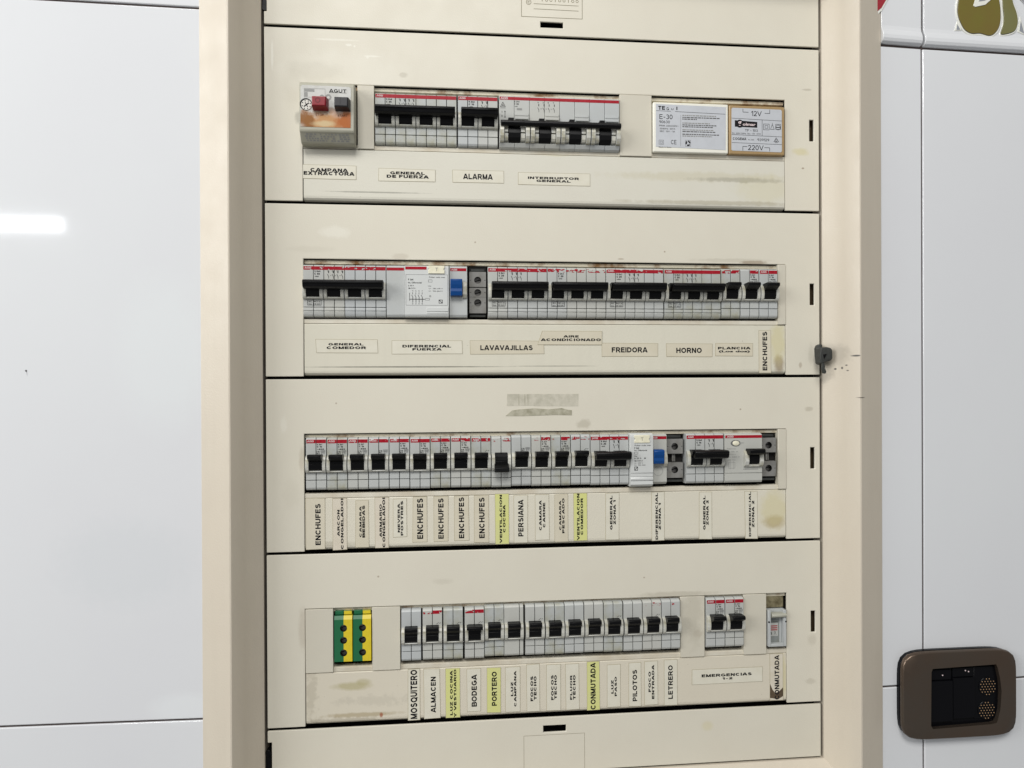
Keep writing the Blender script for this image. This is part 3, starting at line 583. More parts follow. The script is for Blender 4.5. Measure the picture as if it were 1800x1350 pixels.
for kind, (cx, cz, w, h), lines in STICKERS:
    g = G(); d = .35
    wob = lambda: random.uniform(-.25, .25)
    skew = random.uniform(-.3, .3)
    x0, x1, z0, z1 = cx - w / 2, cx + w / 2, cz - h / 2, cz + h / 2
    z1 = min(z1, cz + h / 2)
    P4 = [(x0 + wob() + skew, z0 + wob()), (x1 + wob() + skew, z0 + wob()), (x1 + wob(), z1 + wob()), (x0 + wob(), z1 + wob())]
    first = lines[0][0]
    if first == 'AIRE': P4[3] = (P4[3][0] + 4.2, P4[3][1])
    P5 = [(x + (-.32 if i in (0, 3) else .32), z + (-.32 if i < 2 else .32)) for i, (x, z) in enumerate(P4)]
    up = .25 if first == 'AIRE' else 0
    g.prism_y(P5, .48 - up, .7, 1)
    g.prism_y(P4, .34 - up, .7, 0)
    nm = ' '.join(t[0] for t in lines)
    o = C_(g, 'name_sticker', [PAPER[kind], M_GRIME], label='%s sticker reading %s' % (LAB[kind], nm.replace('CONGELADOI', 'CONGELADO')))
    g = G(); rot = h > w
    for i, (t, tx, tz, tw, th) in enumerate(lines):
        if len(lines) == 2:                      # two squeezed lines, kept just apart
            s_ = -.22 if i == 0 else .22
            if rot: tw *= .86; tx += s_
            else: th *= .84; tz -= s_
        g.text(t, tx, tz, tw, th, .27 - up - .03 * i, rot=rot, bold=.03 if len(lines) == 1 else .038)
    ob = g.build('lettering', M_TEXT, None, org=CO); ob.parent = o
    if kind == 'k':
        g = G(); pts = [(447.4, -281), (449.5, -286), (452, -289.5), (456, -288), (459.6, -284.5), (459.6, -292.5), (455, -295.2), (447.2, -293.6)]
        g.prism_y(pts, .30, .4, 0); ob = g.build('scorch_mark', M_TAPE3, None, org=CO); ob.parent = o
# tape remains on the third cover and lock
g = G(); g.prism_y([(207.5, -14.8), (271.0, -15.1), (270.6, -26), (233, -25.7), (230, -25.2), (207, -25.4)], -.12, .1); 
for xx in (217.5, 222.8, 225.5): g.prism_y([(xx, -15.2), (xx + .5, -15.2), (xx + .6, -25), (xx + .1, -25)], -.2, -.1, 1)
C_(g, 'tape_remnant', [M_TAPE, M_TAPE2], label='greyish patch of old tape glue')
g = G(); g.prism_y([(206, -34.2), (212, -29.2), (219, -28.4), (232, -27.6), (244, -28.6), (256, -27.6), (261, -29), (265, -29.5), (265, -34), (250, -33.6), (236, -34), (222, -34.4)], -.2, .1)
C_(g, 'tape_remnant', M_TAPE2, label='torn strip of old tape')
g = G(); g.prism_y([(493.6, 28.9), (491.4, 27.8), (490.3, 25), (490.7, 18.3), (491.6, 11.4), (493.8, 10.2), (495.5, 10.4), (495.5, 28.9)], -5, 2, 0)
C_(g, 'lock_plate', M_LATCH, bevel=.7, seg=2)
g = G(); g.prism_y([(489.6, 25.6), (495, 26.0), (499.0, 25.4), (500.8, 23.4), (500.9, 15.6), (499.2, 13.4), (495, 13.0), (492, 11.0), (489.4, 11.2), (488.8, 18)], -13, -4, 0)
lk = C_(g, 'lock', M_LATCH, bevel=1.2, seg=3)
g = G(); g.prism_y([(491.0, 19.5), (495.4, 20), (493.2, 16), (491.8, 14)], -13.4, -12.9, 1); g.prism_y([(491.0, 11.6), (493.0, 12.2), (493.9, 9.4), (493.8, 6.4), (495.2, 3.8), (494.4, 2.0), (491.6, 2.2), (490.6, 7)], -12.5, -10.8, 0)
ob = g.build('key', [M_LATCH, M_BLACK], None, bevel=.4, org=CO); ob.parent = lk

# ------------------------------------------------------------------ breakers
# local frame: x 0.. right, y towards the wall, z 0 (bottom of the face) .. 45 (top)
PW = 17.5
def zo(off): return 45.0 - off
def arc(y0, ypk, za, zb, n=8):
    return [(y0 + (ypk - y0) * math.sin(PI * k / n) ** .75, za + (zb - za) * (k / n)) for k in range(n + 1)]
_pm = {}
def pole_mesh(style, dirty=False, pw=PW):
    key = (style, dirty, pw)
    if key in _pm: return _pm[key]
    g = G(); f = -2.5
    groove = lambda o, w=.5: [(f, zo(o)), (f + 1.8, zo(o + .04)), (f + 1.8, zo(o + w - .04)), (f, zo(o + w))]
    prof = [(22, 45), (1.2, 45), (-.8, zo(.35)), (-1.9, zo(1.1)), (f, zo(2.0))]
    if style == 'A': prof += groove(36.0, .6)
    if style == 'R': prof += groove(36.3, .55) + [(f - .25, zo(37.2)), (f - .35, zo(39.4)), (f + .4, zo(39.6)), (f + .4, zo(40.2)), (f - .5, zo(40.4))]
    prof += [(f, zo(42.6)), (-1.8, zo(44.0)), (-.4, zo(44.8)), (1.5, 0), (22, 0)]
    splits = {'A': [0, .5, 1], 'R': [0, .5, 1], 'P': [0, .8, 1], 'S': [0, 1]}[style]
    for a, b in zip(splits[:-1], splits[1:]):
        xa = .27 + a * (pw - .54); xb = .27 + b * (pw - .54)
        g.prism_x(prof, xa + (.27 if a else 0), xb - (.27 if b < 1 else 0))
    g.box(.6, pw - .6, .6, 20, .5, 44, 2)                  # near-black core behind the seams, its colour adds to their shade
    ck = [(f + .4, zo(15.2)), (-3.6, zo(15.3)), (-5.0, zo(16.4)), (-6.2, zo(18.5)), (-6.9, zo(21.5)), (-6.9, zo(24.5)), (-6.3, zo(27.2)), (-5.2, zo(28.9)), (-4.2, zo(29.7)), (f + .4, zo(30.0))]
    g.prism_x(ck, .32, 3.15, 1); g.prism_x(ck, pw - 3.15, pw - .32, 1)
    g.prism_x([(f + .4, zo(28.0)), (-4.9, zo(28.0)), (-5.3, zo(28.6)), (-4.4, zo(29.5)), (f + .4, zo(29.8))], 3.2, pw - 3.2, 1)
    _pm[key] = g.mesh('pole_housing', [M_BODY_D if dirty else M_BODY, M_NOSE, M_DARK], bevel=.2, seg=2)
    return _pm[key]
_lm = {}
def lever_mesh(mode, pw=PW, col='k'):
    key = (mode, pw, col)
    if key in _lm: return _lm[key]
    g = G(); a, b = 3.25, pw - 3.25
    drum = [(-2.3, zo(14.2)), (-4.6, zo(15.2)), (-6.2, zo(17.5)), (-6.8, zo(20.5)), (-6.8, zo(23.5)), (-6.1, zo(26.4)), (-4.8, zo(27.9)), (-2.3, zo(28.3))]
    g.prism_x(drum, a, b)
    g.prism_x([(-6.5, zo(21.5)), (-7.2, zo(21.8)), (-7.2, zo(22.2)), (-6.5, zo(22.5))], a + .4, b - .4)
    if mode == 'on':
        g.prism_x([(-4, zo(14.0)), (-12.4, zo(13.6)), (-13.6, zo(14.6)), (-13.4, zo(16.6)), (-11.2, zo(17.8)), (-8, zo(19.6)), (-4, zo(21))], a - .2, b + .25)
        g.prism_x([(-12.9, zo(15.6)), (-13.9, zo(15.8)), (-13.9, zo(16.2)), (-12.9, zo(16.4))], a, b)
    elif mode == 'wide':
        g.prism_x([(-4, zo(14.0)), (-12.4, zo(13.6)), (-13.6, zo(14.4)), (-13.4, zo(16.0)), (-11.2, zo(16.8)), (-8, zo(17.4)), (-4, zo(18))], a - 1.5, b + 1.5)
    elif mode == 'short':
        g.prism_x([(-4, zo(14.4)), (-9.4, zo(14.0)), (-10.4, zo(15.0)), (-10.2, zo(17.2)), (-8, zo(19.6)), (-4, zo(21))], a - .05, b + .15)
    elif mode == 'off':
        g.prism_x([(-4, zo(30.0)), (-12.6, zo(30.4)), (-13.6, zo(29.4)), (-13.2, zo(26.8)), (-8, zo(24.0)), (-4, zo(22))], a - .7, b + .7)
    _lm[key] = g.mesh('lever', [{'k': M_BLACK, 'b': M_BLUE}[col]], bevel=.3, seg=2)
    return _lm[key]
def tie_bar(x0, x1, parent, name='tie_bar', m=M_BLACK):
    g = G()
    g.prism_x([(-4, zo(14.6)), (-12.4, zo(14.3)), (-14.4, zo(15.0)), (-14.9, zo(16.0)), (-14.7, zo(17.4)), (-13.9, zo(20.4)), (-11.5, zo(21.6)), (-4, zo(22.2))], x0, x1)
    g.prism_x([(-14.5, zo(16.5)), (-15.6, zo(16.7)), (-15.5, zo(17.4)), (-14.5, zo(17.6))], x0 + .5, x1 - .5)
    return g.build(name, m, parent, bevel=.4, seg=2)

def band(parent, x0, x1, wear, seed, z0=zo(4.7), z1=zo(1.6), name='red_band', dx=0):
    """the printed red band, flaked off by wear 0..1"""
    g = G(); y = -2.58; c = .3
    if wear < .02:
        g.quad(x0, x1, z0, z1, y)
    else:
        nx = int((x1 - x0) / c); nzz = int((z1 - z0) / c)
        thr = (wear - .5) * 1.1
        for j in range(nzz):
            run = None
            for i in range(nx + 1):
                x = x0 + i * c; z = z0 + j * c
                keep = False
                if i < nx:
                    v = noise.noise(Vector((x * .32 + seed * 7.3, z * .55, seed))) + .5 * noise.noise(Vector((x * .9, z * 1.3, seed + 3.1)))
                    v -= .35 * (z - z0) / (z1 - z0) * wear
                    keep = v > thr
                if keep and run is None: run = x
                if not keep and run is not None:
                    g.quad(run, x, z, z + c * 1.02, y); run = None
    if not g.f: return
    return g.build(name, M_RED, parent)

def small_print(g, x, lines, y=-2.58):
    """tiny lines of text [(string, offset from top, width, height, ink)]"""
    for (t, o_, w, h, mi) in lines: g.text(t, x + w / 2, zo(o_) - h / 2, w, h, y, mi, bold=.04)

def print_single(g, x, full=1.0, y=-2.58):
    if full > .75: small_print(g, x + 9.4, [('S 261', 5.2, 4.4, 1.2, 0)])
    if full > .5: small_print(g, x + 9.6, [('C 16', 6.9, 4.2, 1.5, 0), ('~400', 9.2, 5.8, 1.2, 0)])
    if full > .25:
        g.outline(x + 9.3, x + 11.6, zo(13.8), zo(11.4), .28, y, 0); g.line(x + 9.4, zo(13.7), x + 11.5, zo(11.5), .3, y, 0)
        g.outline(x + 12.6, x + 16.4, zo(12.4), zo(10.8), .22, y, 1); g.outline(x + 13.0, x + 15.8, zo(13.8), zo(12.6), .22, y, 1)
        g.text('6000', x + 14.5, zo(11.6), 2.8, .9, y, 1)
    elif full > .05:
        g.line(x + 12.2, zo(13.6), x + 14.2, zo(12.2), .3, y, 0); g.line(x + 14.6, zo(13.2), x + 15.8, zo(12.4), .3, y, 0)
def contacts(g, x, n, y=-2.58, z=0):
    for k in range(n):
        cx = x + k * 3.9
        g.line(cx, zo(5.2 + z), cx, zo(7.4 + z), .75, y, 0); g.line(cx - .9, zo(5.1 + z), cx - .9, zo(6.0 + z), .3, y, 0)
        g.line(cx - .9, zo(8.4 + z), cx + .1, zo(10.6 + z), .45, y, 0); g.line(cx + .1, zo(10.6 + z), cx + .1, zo(12.2 + z), .35, y, 0)
        if k < n - 1: g.line(cx + 1.2, zo(9.5 + z), cx + 2.4, zo(9.5 + z), .25, y, 0)
def logo(parent, x, z, w=5.4, h=1.6, m=M_WHITE, y=-2.66, t='ABB'):
    g = G(); g.text(t, x + w / 2, z, w, h, y, bold=.012); return g.build('logo_lettering', m, parent)

rng = random.Random(3)
def breaker(x, row, n, label, style='A', pw=PW, wear=0.0, printed=1.0, lever='on', bar=None, dirty=False, dz=0, dy=0, group=None, lg=True, box=False, nm=None, stretch=None, rating=None):
    t = thing(nm or ('circuit_breaker'), label, 'circuit breaker', (x, 0, DEVZ[row]), group)
    t.location.z += dz * MM; t.location.y += dy * MM
    for k in range(n):
        link('pole_housing', pole_mesh(style, dirty, pw), t, loc=(k * pw, 0, 0))
        link('lever', lever_mesh(lever if n == 1 else 'short', pw), t, loc=(k * pw, 0, 0))
    if n > 1:
        b0, b1 = bar or (3.3, n * pw - 1.8); tie_bar(b0, b1, t)
    seed = rng.random() * 50
    L_ = n * pw
    halves = wear if isinstance(wear, tuple) else None
    if halves: wear = .6
    if wear < 1:
        if halves:
            for i_, hw in enumerate(halves):
                if hw < 1: band(t, (.8, pw / 2 + .3)[i_], (pw / 2 - .3, pw - .5)[i_], hw, seed + i_)
        elif n == 1:
            if wear > .4: band(t, .5, pw - .5, wear, seed)
            else:
                band(t, .8, pw / 2 - .3, max(wear, .12 * (wear > 0)), seed); band(t, pw / 2 + .3, pw - .5, wear * .4 if wear < .3 else wear, seed + 1)
        else:
            band(t, .5, L_ - .5, wear, seed)
        if lg and wear < .5: logo(t, 1.5, zo(3.0))
    g = G()
    if n == 1 and printed > .05: print_single(g, 0, printed)
    if n > 1 and printed > 0:
        a, c = rating or ('S 264', 'C 40')
        small_print(g, 9.6, [(a, 5.2, 5.0, 1.4, 0), (c, 7.3, 4.6, 1.6, 0), ('~400', 9.8, 3.6, 1.0, 0)])
        if printed > .5: contacts(g, PW + 4.0, n)
    if box:
        g.outline(3.6, 15.3, zo(35), zo(30.4), .35, -2.58, 0); g.text('IEC  947-2', 9.5, zo(31.8), 9.6, 1.2, -2.58, 0); g.text('Icu  10 kA', 9.5, zo(33.8), 9.6, 1.2, -2.58, 0)
        g.line(8.6, zo(30.4), 8.6, zo(35), .3, -2.58, 0)
    if g.f: g.build('small_print', [M_INK, M_INK2], t)
    return t
GB = 'single-pole breakers clipped on the rails'
# ---- first row
breaker(94.2, 0, 4, 'four-pole circuit breaker with wide black tie bar above the GENERAL DE FUERZA sticker', pw=17.55, bar=(.8, 68.6), dirty=True, dy=.4)
breaker(165.2, 0, 2, 'two-pole circuit breaker with black tie bar above the ALARMA sticker', pw=17.5, bar=(2.8, 34.2), rating=('S 262', 'C 10'))
# main switch, 26.8 mm per pole
def main_switch():
    t = thing('main_switch', 'large four-pole main switch with long black bar above the INTERRUPTOR GENERAL sticker', 'circuit breaker', (201.2, 0, DEVZ[0] - .6))
    pw = 26.8
    for k in range(4):
        g = G(); f = -2.8; X = k * pw
        prof = [(22, 47), (0, 47), (-1.8, 46.2), (f, 45), (f, 4.6), (f - 1.5, 4.2), (-2.5, 1.0), (0, -.2), (22, 0)]
        g.prism_x(prof, .15, pw / 2 - .15); g.prism_x(prof, pw / 2 + .15, pw - .15); g.box(.5, pw - .5, -1, 20, .5, 46)
        g.box(pw / 2 + .4, pw - 1, f - .8, f, 28.6, 30.8); g.box(pw / 2 + .4, pw - 1, f - 1.6, f, 25.4, 28.0)      # ribbed marker tab
        ck = lambda s: [(f, 21.2 * s), (-6, 21.0 * s), (-9.2, 18.2 * s), (-10, 14), (-9.4, 9), (-7, 5.2), (f, 4.4)]
        g.prism_x(ck(1), .4, 4.0, 1); g.prism_x(ck(1), pw - 4.0, pw - .4, 1)
        ck2 = [(f, 19.4), (-5.6, 19), (-7.4, 16), (-7.6, 13), (f, 12.6)]; ck3 = [(f, 12.2), (-7.6, 11.8), (-7, 8), (-5.6, 6), (f, 5.6)]
        for a_, b_ in ((4.4, 7.6), (pw - 8.2, pw - 4.4)): g.prism_x(ck2, a_, b_, 1); g.prism_x(ck3, a_, b_, 1)
        ob = g.build('pole_housing', [M_BODY, M_NOSE], t, bevel=.25, seg=2); ob.location.x = X * MM
        g = G(); g.prism_x([(f + .3, 21), (-6, 20), (-7.8, 16), (-8.3, 12), (-7.6, 8), (-5, 5.2), (f + .3, 4.8)], 8.0, pw - 8.6)
        g.box(7.6, 12.4, -9, f, 20, 24.8)
        ob = g.build('lever', M_BLACK, t, bevel=.35, seg=2); ob.location.x = X * MM
    g = G(); R = 2.5; g.prism_x([(-10 + R * math.cos(a), 19.6 + R * 1.0 * math.sin(a)) for a in [2 * PI * i / 14 for i in range(14)]], 1.0, 4 * pw - .6)
    g.build('tie_bar', M_BLACK, t, bevel=.3, smooth=60)
    g = G(); g.quad(.6, 4 * pw - .4, 42.3, 45.0, -2.88); g.build('red_band', M_RED, t)
    logo(t, 1.4, 43.7, 6.4, 2.0, y=-2.96)
    g = G(); y = -2.88
    g.text('S 294', 15.6, 41.0, 4.6, 1.3, y); g.text('C 80', 15.4, 39.0, 4.2, 1.5, y); g.text('~400', 15.0, 36.8, 2.6, .9, y); g.quad(15.6, 20.2, 33.6, 35.4, y, 1)
    for k in range(4):
        cx = 35 + k * 4.6
        g.line(cx, 39.6, cx, 37.6, .6, y); g.line(cx - .9, 36.4, cx + .1, 34.2, .4, y); g.line(cx + .1, 34.2, cx + .1, 32.4, .3, y); g.text('%d' % (2 * k + 1), cx - .8, 40.8, 1.0, 1.2, y)
        if k < 3: g.line(cx + 1.4, 35.4, cx + 2.8, 35.4, .25, y)
    g.line(3.4, 40.2, 1.2, 36.0, .4, y); g.line(3.4, 40.2, 5.6, 36.0, .4, y); g.line(1.2, 36.0, 5.6, 36.0, .4, y); g.text('A', 3.4, 37.5, 1.8, 1.8, y); g.line(1, 35, 5.8, 35, .4, y, 1)
    g.text('I', 2.6, 31.8, .4, 1.6, y); g.text('0', 2.6, 28.2, 1.1, 1.5, y); g.line(5.2, 32.5, 5.2, 26.8, .4, y); g.flat([(4.5, 31.6), (5.9, 31.6), (5.2, 33)], y); g.flat([(4.5, 27.6), (5.9, 27.6), (5.2, 26.4)], y)
    g.build('small_print', [M_INK, M_INK3], t)
main_switch()
# ---- second row
breaker(33.1, 1, 4, 'four-pole circuit breaker with black tie bar above the GENERAL COMEDOR sticker', style='R', bar=(1.6, 68.2), box=True, wear=.10, pw=17.5, rating=('S 264', 'C 40'))
x = 190.7
for nm_, w_, bx, xx in (('LAVAVAJILLAS', .08, 3.4, 190.7), ('AIRE ACONDICIONADO', .52, 4.2, 243.2), ('FREIDORA', .06, 4.4, 295.7), ('HORNO', .0, 5.0, 348.6)):
    breaker(xx, 1, 3, 'three-pole circuit breaker with black tie bar above the %s sticker' % nm_, style='R', bar=(bx, 52.0), box=True, wear=w_, printed=.3 if nm_.startswith('AIRE') else 1, pw=17.45, dirty=nm_ == 'HORNO', rating=('S 263', 'C 20'))
breaker(401.4, 1, 1, 'single-pole breaker directly right of the HORNO three-pole breaker', wear=(.5, .3), printed=.15, dirty=True, group=GB, dz=.6)
breaker(419.2, 1, 1, 'single-pole breaker in the middle of the three at the right end of the second row', wear=(1, .03), printed=1, group=GB, dz=.6)
breaker(436.9, 1, 1, 'single-pole breaker above the upright ENCHUFES sticker at the right end of the second row', wear=0, printed=1, group=GB, dz=.6)
# ---- third row
names3 = [('leftmost ENCHUFES sticker of the third row', 0, 1), ('ARCON CONGELADOR sticker', .0, 1), ('CAMARA BEBIDAS sticker', .05, 1), ('ARMARIO CONGELADOR sticker', .12, .3),
          ('NEVERA POSTRES sticker', .05, .8), ('ENCHUFES sticker just right of NEVERA POSTRES', 0, 1), ('ENCHUFES sticker second from the NEVERA POSTRES one', .08, .8), ('ENCHUFES sticker third from the NEVERA POSTRES one', .1, 1),
          ('ENCHUFES sticker beside the yellow VENTILACION COCINA one', .2, .15), ('yellow VENTILACION COCINA sticker, its lever switched down', (.6, .42), 0), ('PERSIANA sticker', 1, .4), ('CAMARA CARNE sticker', (.72, .2), .8), ('CAMARA PESCADO sticker', (.85, .22), .9), ('yellow VENTILACION COMEDOR sticker', (.6, .55), .1)]
for k, (nm_, w_, p_) in enumerate(names3):
    breaker(34.6 + 17.6 * k, 2, 1, 'single-pole breaker above the ' + nm_, wear=w_, printed=p_, lever='off' if k == 9 else 'on', dirty=k in (1, 6, 8, 12), group=GB,
            dz=rng.uniform(-.25, .25) + (.3 if k > 9 else 0), dy=rng.uniform(-.4, .3))
breaker(281.0, 2, 2, 'two-pole circuit breaker above the GENERAL ZONA 1 sticker', wear=.12, bar=(3.4, 34.4), pw=17.4, rating=('S 262', 'C 25'))
breaker(368.2, 2, 2, 'two-pole circuit breaker above the GENERAL ZONA 2 sticker, beside the oval-buttoned switch', bar=(4.6, 35.4), pw=17.5, rating=('S 262', 'C 16'))
# ---- fourth row
xs4 = [114.5, 132.7, 150.6, 169.1, 186.4, 203.6, 222.2, 239.8, 257.2, 274.8, 292.3, 310.1, 327.6, 345.0]
names4 = ['MOSQUITERO', 'ALMACEN', 'yellow LUZ COCINA Y VESTUARIO', 'BODEGA', 'yellow PORTERO', 'LUZ CAMPANA', 'left FOCOS TECHO', 'right FOCOS TECHO', 'FLUOR TECHO', 'yellow CONMUTADA', 'LUZ PASO', 'PILOTOS', 'FOCO ENTRADA', 'LETRERO']
wear4 = [1, (.5, .16), 1, (.38, .02), 1, 1, 1, (1, .86), 1, 1, 1, 1, (.88, .6), (1, .72)]
pr4 = [0, .2, .06, .1, .1, 0, .06, 0, .0, 0, .06, 0, .06, 0]
for k, nm_ in enumerate(names4):
    breaker(xs4[k], 3, 1, 'single-pole breaker with worn face above the %s sticker' % nm_, wear=wear4[k], printed=pr4[k], pw=17.3, style='P' if k == 5 else 'A', lg=False,
            lever='wide' if k == 3 else 'short', dirty=k in (2, 4, 7, 10), group=GB, dz=(-.7 if k < 3 else -.9 if k == 3 else 0) + rng.uniform(-.2, .2), dy=rng.uniform(-.4, .3))
breaker(386.3, 3, 1, 'left breaker of the pair above the EMERGENCIAS 1-2 sticker', printed=1, group=GB)
breaker(404.0, 3, 1, 'right breaker of the pair above the EMERGENCIAS 1-2 sticker', printed=1, group=GB)
g = G()

# ------------------------------------------------------------------ residual-current devices
def rcd4():
    t = thing('residual_current_switch', 'wide four-pole residual-current switch with blue lever above the DIFERENCIAL FUERZA sticker', 'residual current switch', (103.2, 0, DEVZ[1]))
    P0 = lambda f: [(22, 45), (0, 45), (f + 1, 44.4), (f, 43.2), (f, 2.4), (f + 1, .6), (1, 0), (22, 0)]
    g = G(); g.prism_x(P0(-2.4), .2, 15.6); g.build('side_housing', M_BODY, t, bevel=.25, seg=2)
    g = G(); g.prism_x(P0(-5.0), 15.8, 53.6); g.box(34.5, 53.2, -5.6, -4.9, 5.0, 8.6); g.box(34.5, 53.2, -5.4, -4.9, 3.0, 4.6); g.build('front_housing', mat('rcd_grey', lin(198, 200, 198), .38, .45, mottle=.15, mscale=60), t, bevel=.3, seg=2)
    g = G(); g.prism_x(P0(-2.4), 54.2, 69.6); g.build('lever_housing', M_BODY, t, bevel=.25, seg=2)
    g = G(); g.quad(.4, 15.2, 40.4, 43.0, -2.48); g.quad(16.4, 34.6, 41.0, 43.6, -5.08); g.quad(55.0, 68.8, 40.4, 43.0, -2.48); g.build('red_band', M_RED, t)
    logo(t, 55.8, 41.6, 5.2, 1.5, y=-2.58)
    g = G(); g.prism_y([(36, 44.4), (50, 44.4), (50, 42.2), (49.2, 41.8), (49.2, 41), (50, 40.6), (50, 37.6), (36, 37.6), (36, 40.6), (36.8, 41), (36.8, 41.8), (36, 42.2)], -5.9, -4.8)
    tb = g.build('test_button', M_CREAMBTN, t, bevel=.25)
    g = G(); g.text('T', 43.2, 41.2, 2.4, 2.8, -5.98, bold=0); g.build('button_mark', M_INK3, tb)
    g = G(); y = -5.08
    g.outline(16.8, 52.6, 10.2, 36.8, .2, y, 1)
    g.text('F 364', 21.0, 32.4, 4.4, 1.5, y, 0, bold=.03); g.text('Int. Diferencial', 24.5, 29.8, 11.6, 1.4, y); g.text('In 40 A', 21.2, 27.2, 4.8, 1.2, y); g.text('I∆n 0.3 A', 22.0, 25.0, 6.0, 1.2, y)
    g.text('Pulsar cada mes', 43.5, 34.6, 13.6, 1.2, y, 1); g.outline(36.0, 39.4, 30.2, 32.4, .25, y, 1)
    g.text('Ue:', 37.2, 27.0, 2.8, 1.0, y, 1); g.text('U~  380..415 V', 42.4, 24.8, 12.0, 1.0, y, 1); g.text('U~  150..264 V', 42.4, 22.6, 12.0, 1.0, y, 1)
    for k in range(4):
        cx = 22.6 + k * 2.7; g.line(cx, 21.4, cx, 19.6, .35, y); g.line(cx - .9, 19.2, cx + .1, 17.4, .4, y); g.line(cx + .1, 17.4, cx + .1, 12.6, .45, y); g.text(str(2 * k + 1), cx, 22.6, .8, 1.0, y)
        g.text(str(2 * k + 2), cx, 11.6, .8, 1.0, y)
    g.line(20.0, 15.5, 33.0, 15.5, .5, y); g.line(20.0, 21.0, 20.0, 14.0, .35, y); g.outline(33.4, 37.0, 14.6, 16.4, .25, y, 1); g.ring(37.6, 18.2, .5, .8, y, 12, 1)
    g.outline(44.9, 48.2, 12.0, 15.2, .45, y); g.line(45.2, 15.0, 48.0, 12.2, .45, y)
    g.build('small_print', [M_INK, M_INK2], t)
    g = G(); g.prism_x([(-2, 32.8), (-8, 33.0), (-9.4, 32), (-9.2, 28), (-8.4, 24.6), (-8.8, 22.2), (-8, 18.6), (-2, 18.2)], 55.0, 65.2); g.build('lever', M_BLUE, t, bevel=.4, seg=2)
    g = G(); g.prism_x([(-2.2, 31), (-3.6, 30.8), (-5.6, 27), (-5.8, 20), (-4, 17), (-2.2, 16.6)], 65.6, 69.2); g.build('lever_guard', M_NOSE, t, bevel=.25)
rcd4()
def rcd2():
    t = thing('residual_current_switch', 'narrow residual-current switch with blue lever above the DIFERENCIAL ZONA 1 sticker', 'residual current switch', (315.9, 0, DEVZ[2]))
    g = G(); g.prism_x([(22, 46), (-4, 46), (-7.4, 45), (-7.8, 43), (-7.8, 11.2), (-7.2, 10.8), (-7.2, 7.8), (-6.8, 7.4), (-7.6, 6.2), (-7.4, 4.6), (-6.6, 4.2), (-7, .8), (-4, -1.4), (22, -1.4)], .2, 20.6)
    g.build('front_housing', mat('rcd_grey_pale', lin(196, 198, 196), .38, .45, mottle=.15, mscale=60), t, bevel=.4, seg=2)
    g = G(); g.prism_x([(22, 45), (0, 45), (-2.4, 43.6), (-2.4, 2.2), (0, 0), (22, 0)], 20.9, 34.6); g.build('lever_housing', M_BODY, t, bevel=.3, seg=2)
    g = G(); g.quad(21.2, 34.2, 40.4, 43.0, -2.48); g.build('red_band', M_RED, t)
    logo(t, 21.8, 41.7, 4.2, 1.5, y=-2.58)
    g = G(); g.prism_y([(3.4, 44.6), (17.4, 44.6), (17.4, 41.8), (16.6, 41.4), (16.6, 40.4), (17.4, 40), (17.4, 37.8), (3.4, 37.8), (3.4, 40), (4.2, 40.4), (4.2, 41.4), (3.4, 41.8)], -8.5, -7.6); tb = g.build('test_button', M_CREAMBTN, t, bevel=.25)
    g = G(); g.text('T', 10.4, 41.2, 2.4, 2.8, -8.58, bold=0); g.build('button_mark', M_INK3, tb)
    g = G(); y = -7.88
    g.text('Pulsar cada mes', 11.0, 35.6, 14.6, 1.3, y, 1); g.text('F 362', 5.6, 33.2, 4.2, 1.5, y, 0, bold=.03); g.text('Int. Diferencial', 9.2, 31.2, 11.4, 1.3, y); g.outline(3.4, 6.8, 27.8, 29.8, .25, y, 1)
    g.text('Ue:', 4.8, 26.2, 2.8, 1.1, y); g.text('In 25 A    M', 8.6, 24.2, 10.4, 1.2, y); g.text('I∆n 0.03 A', 7.2, 22.0, 7.6, 1.2, y); g.text('U~  240 V', 7.4, 20.0, 7.8, 1.0, y, 1); g.text('U~  150..264', 8.4, 18.2, 9.8, 1.0, y, 1)
    g.outline(3.4, 6.6, 13.4, 16.8, .45, y); g.line(3.7, 13.7, 6.3, 16.5, .45, y)
    g.ring(26.6, 12.0, 4.0, 4.3, -2.48, 24, 2)
    g.build('small_print', [M_INK, M_INK2, M_INK3], t)
    g = G(); g.prism_x([(-2, 31.6), (-8, 31.4), (-9.4, 30), (-9.2, 27), (-8.4, 24.2), (-8.8, 21.8), (-8, 19.0), (-2, 18.6)], 21.2, 30.6); g.build('lever', M_BLUE, t, bevel=.4, seg=2)
    g = G(); g.prism_x([(-2.2, 29), (-3.6, 28.8), (-5.8, 25), (-6, 19), (-4, 16.2), (-2.2, 15.8)], 31.0, 34.4); g.build('lever_guard', M_NOSE, t, bevel=.25)
rcd2()
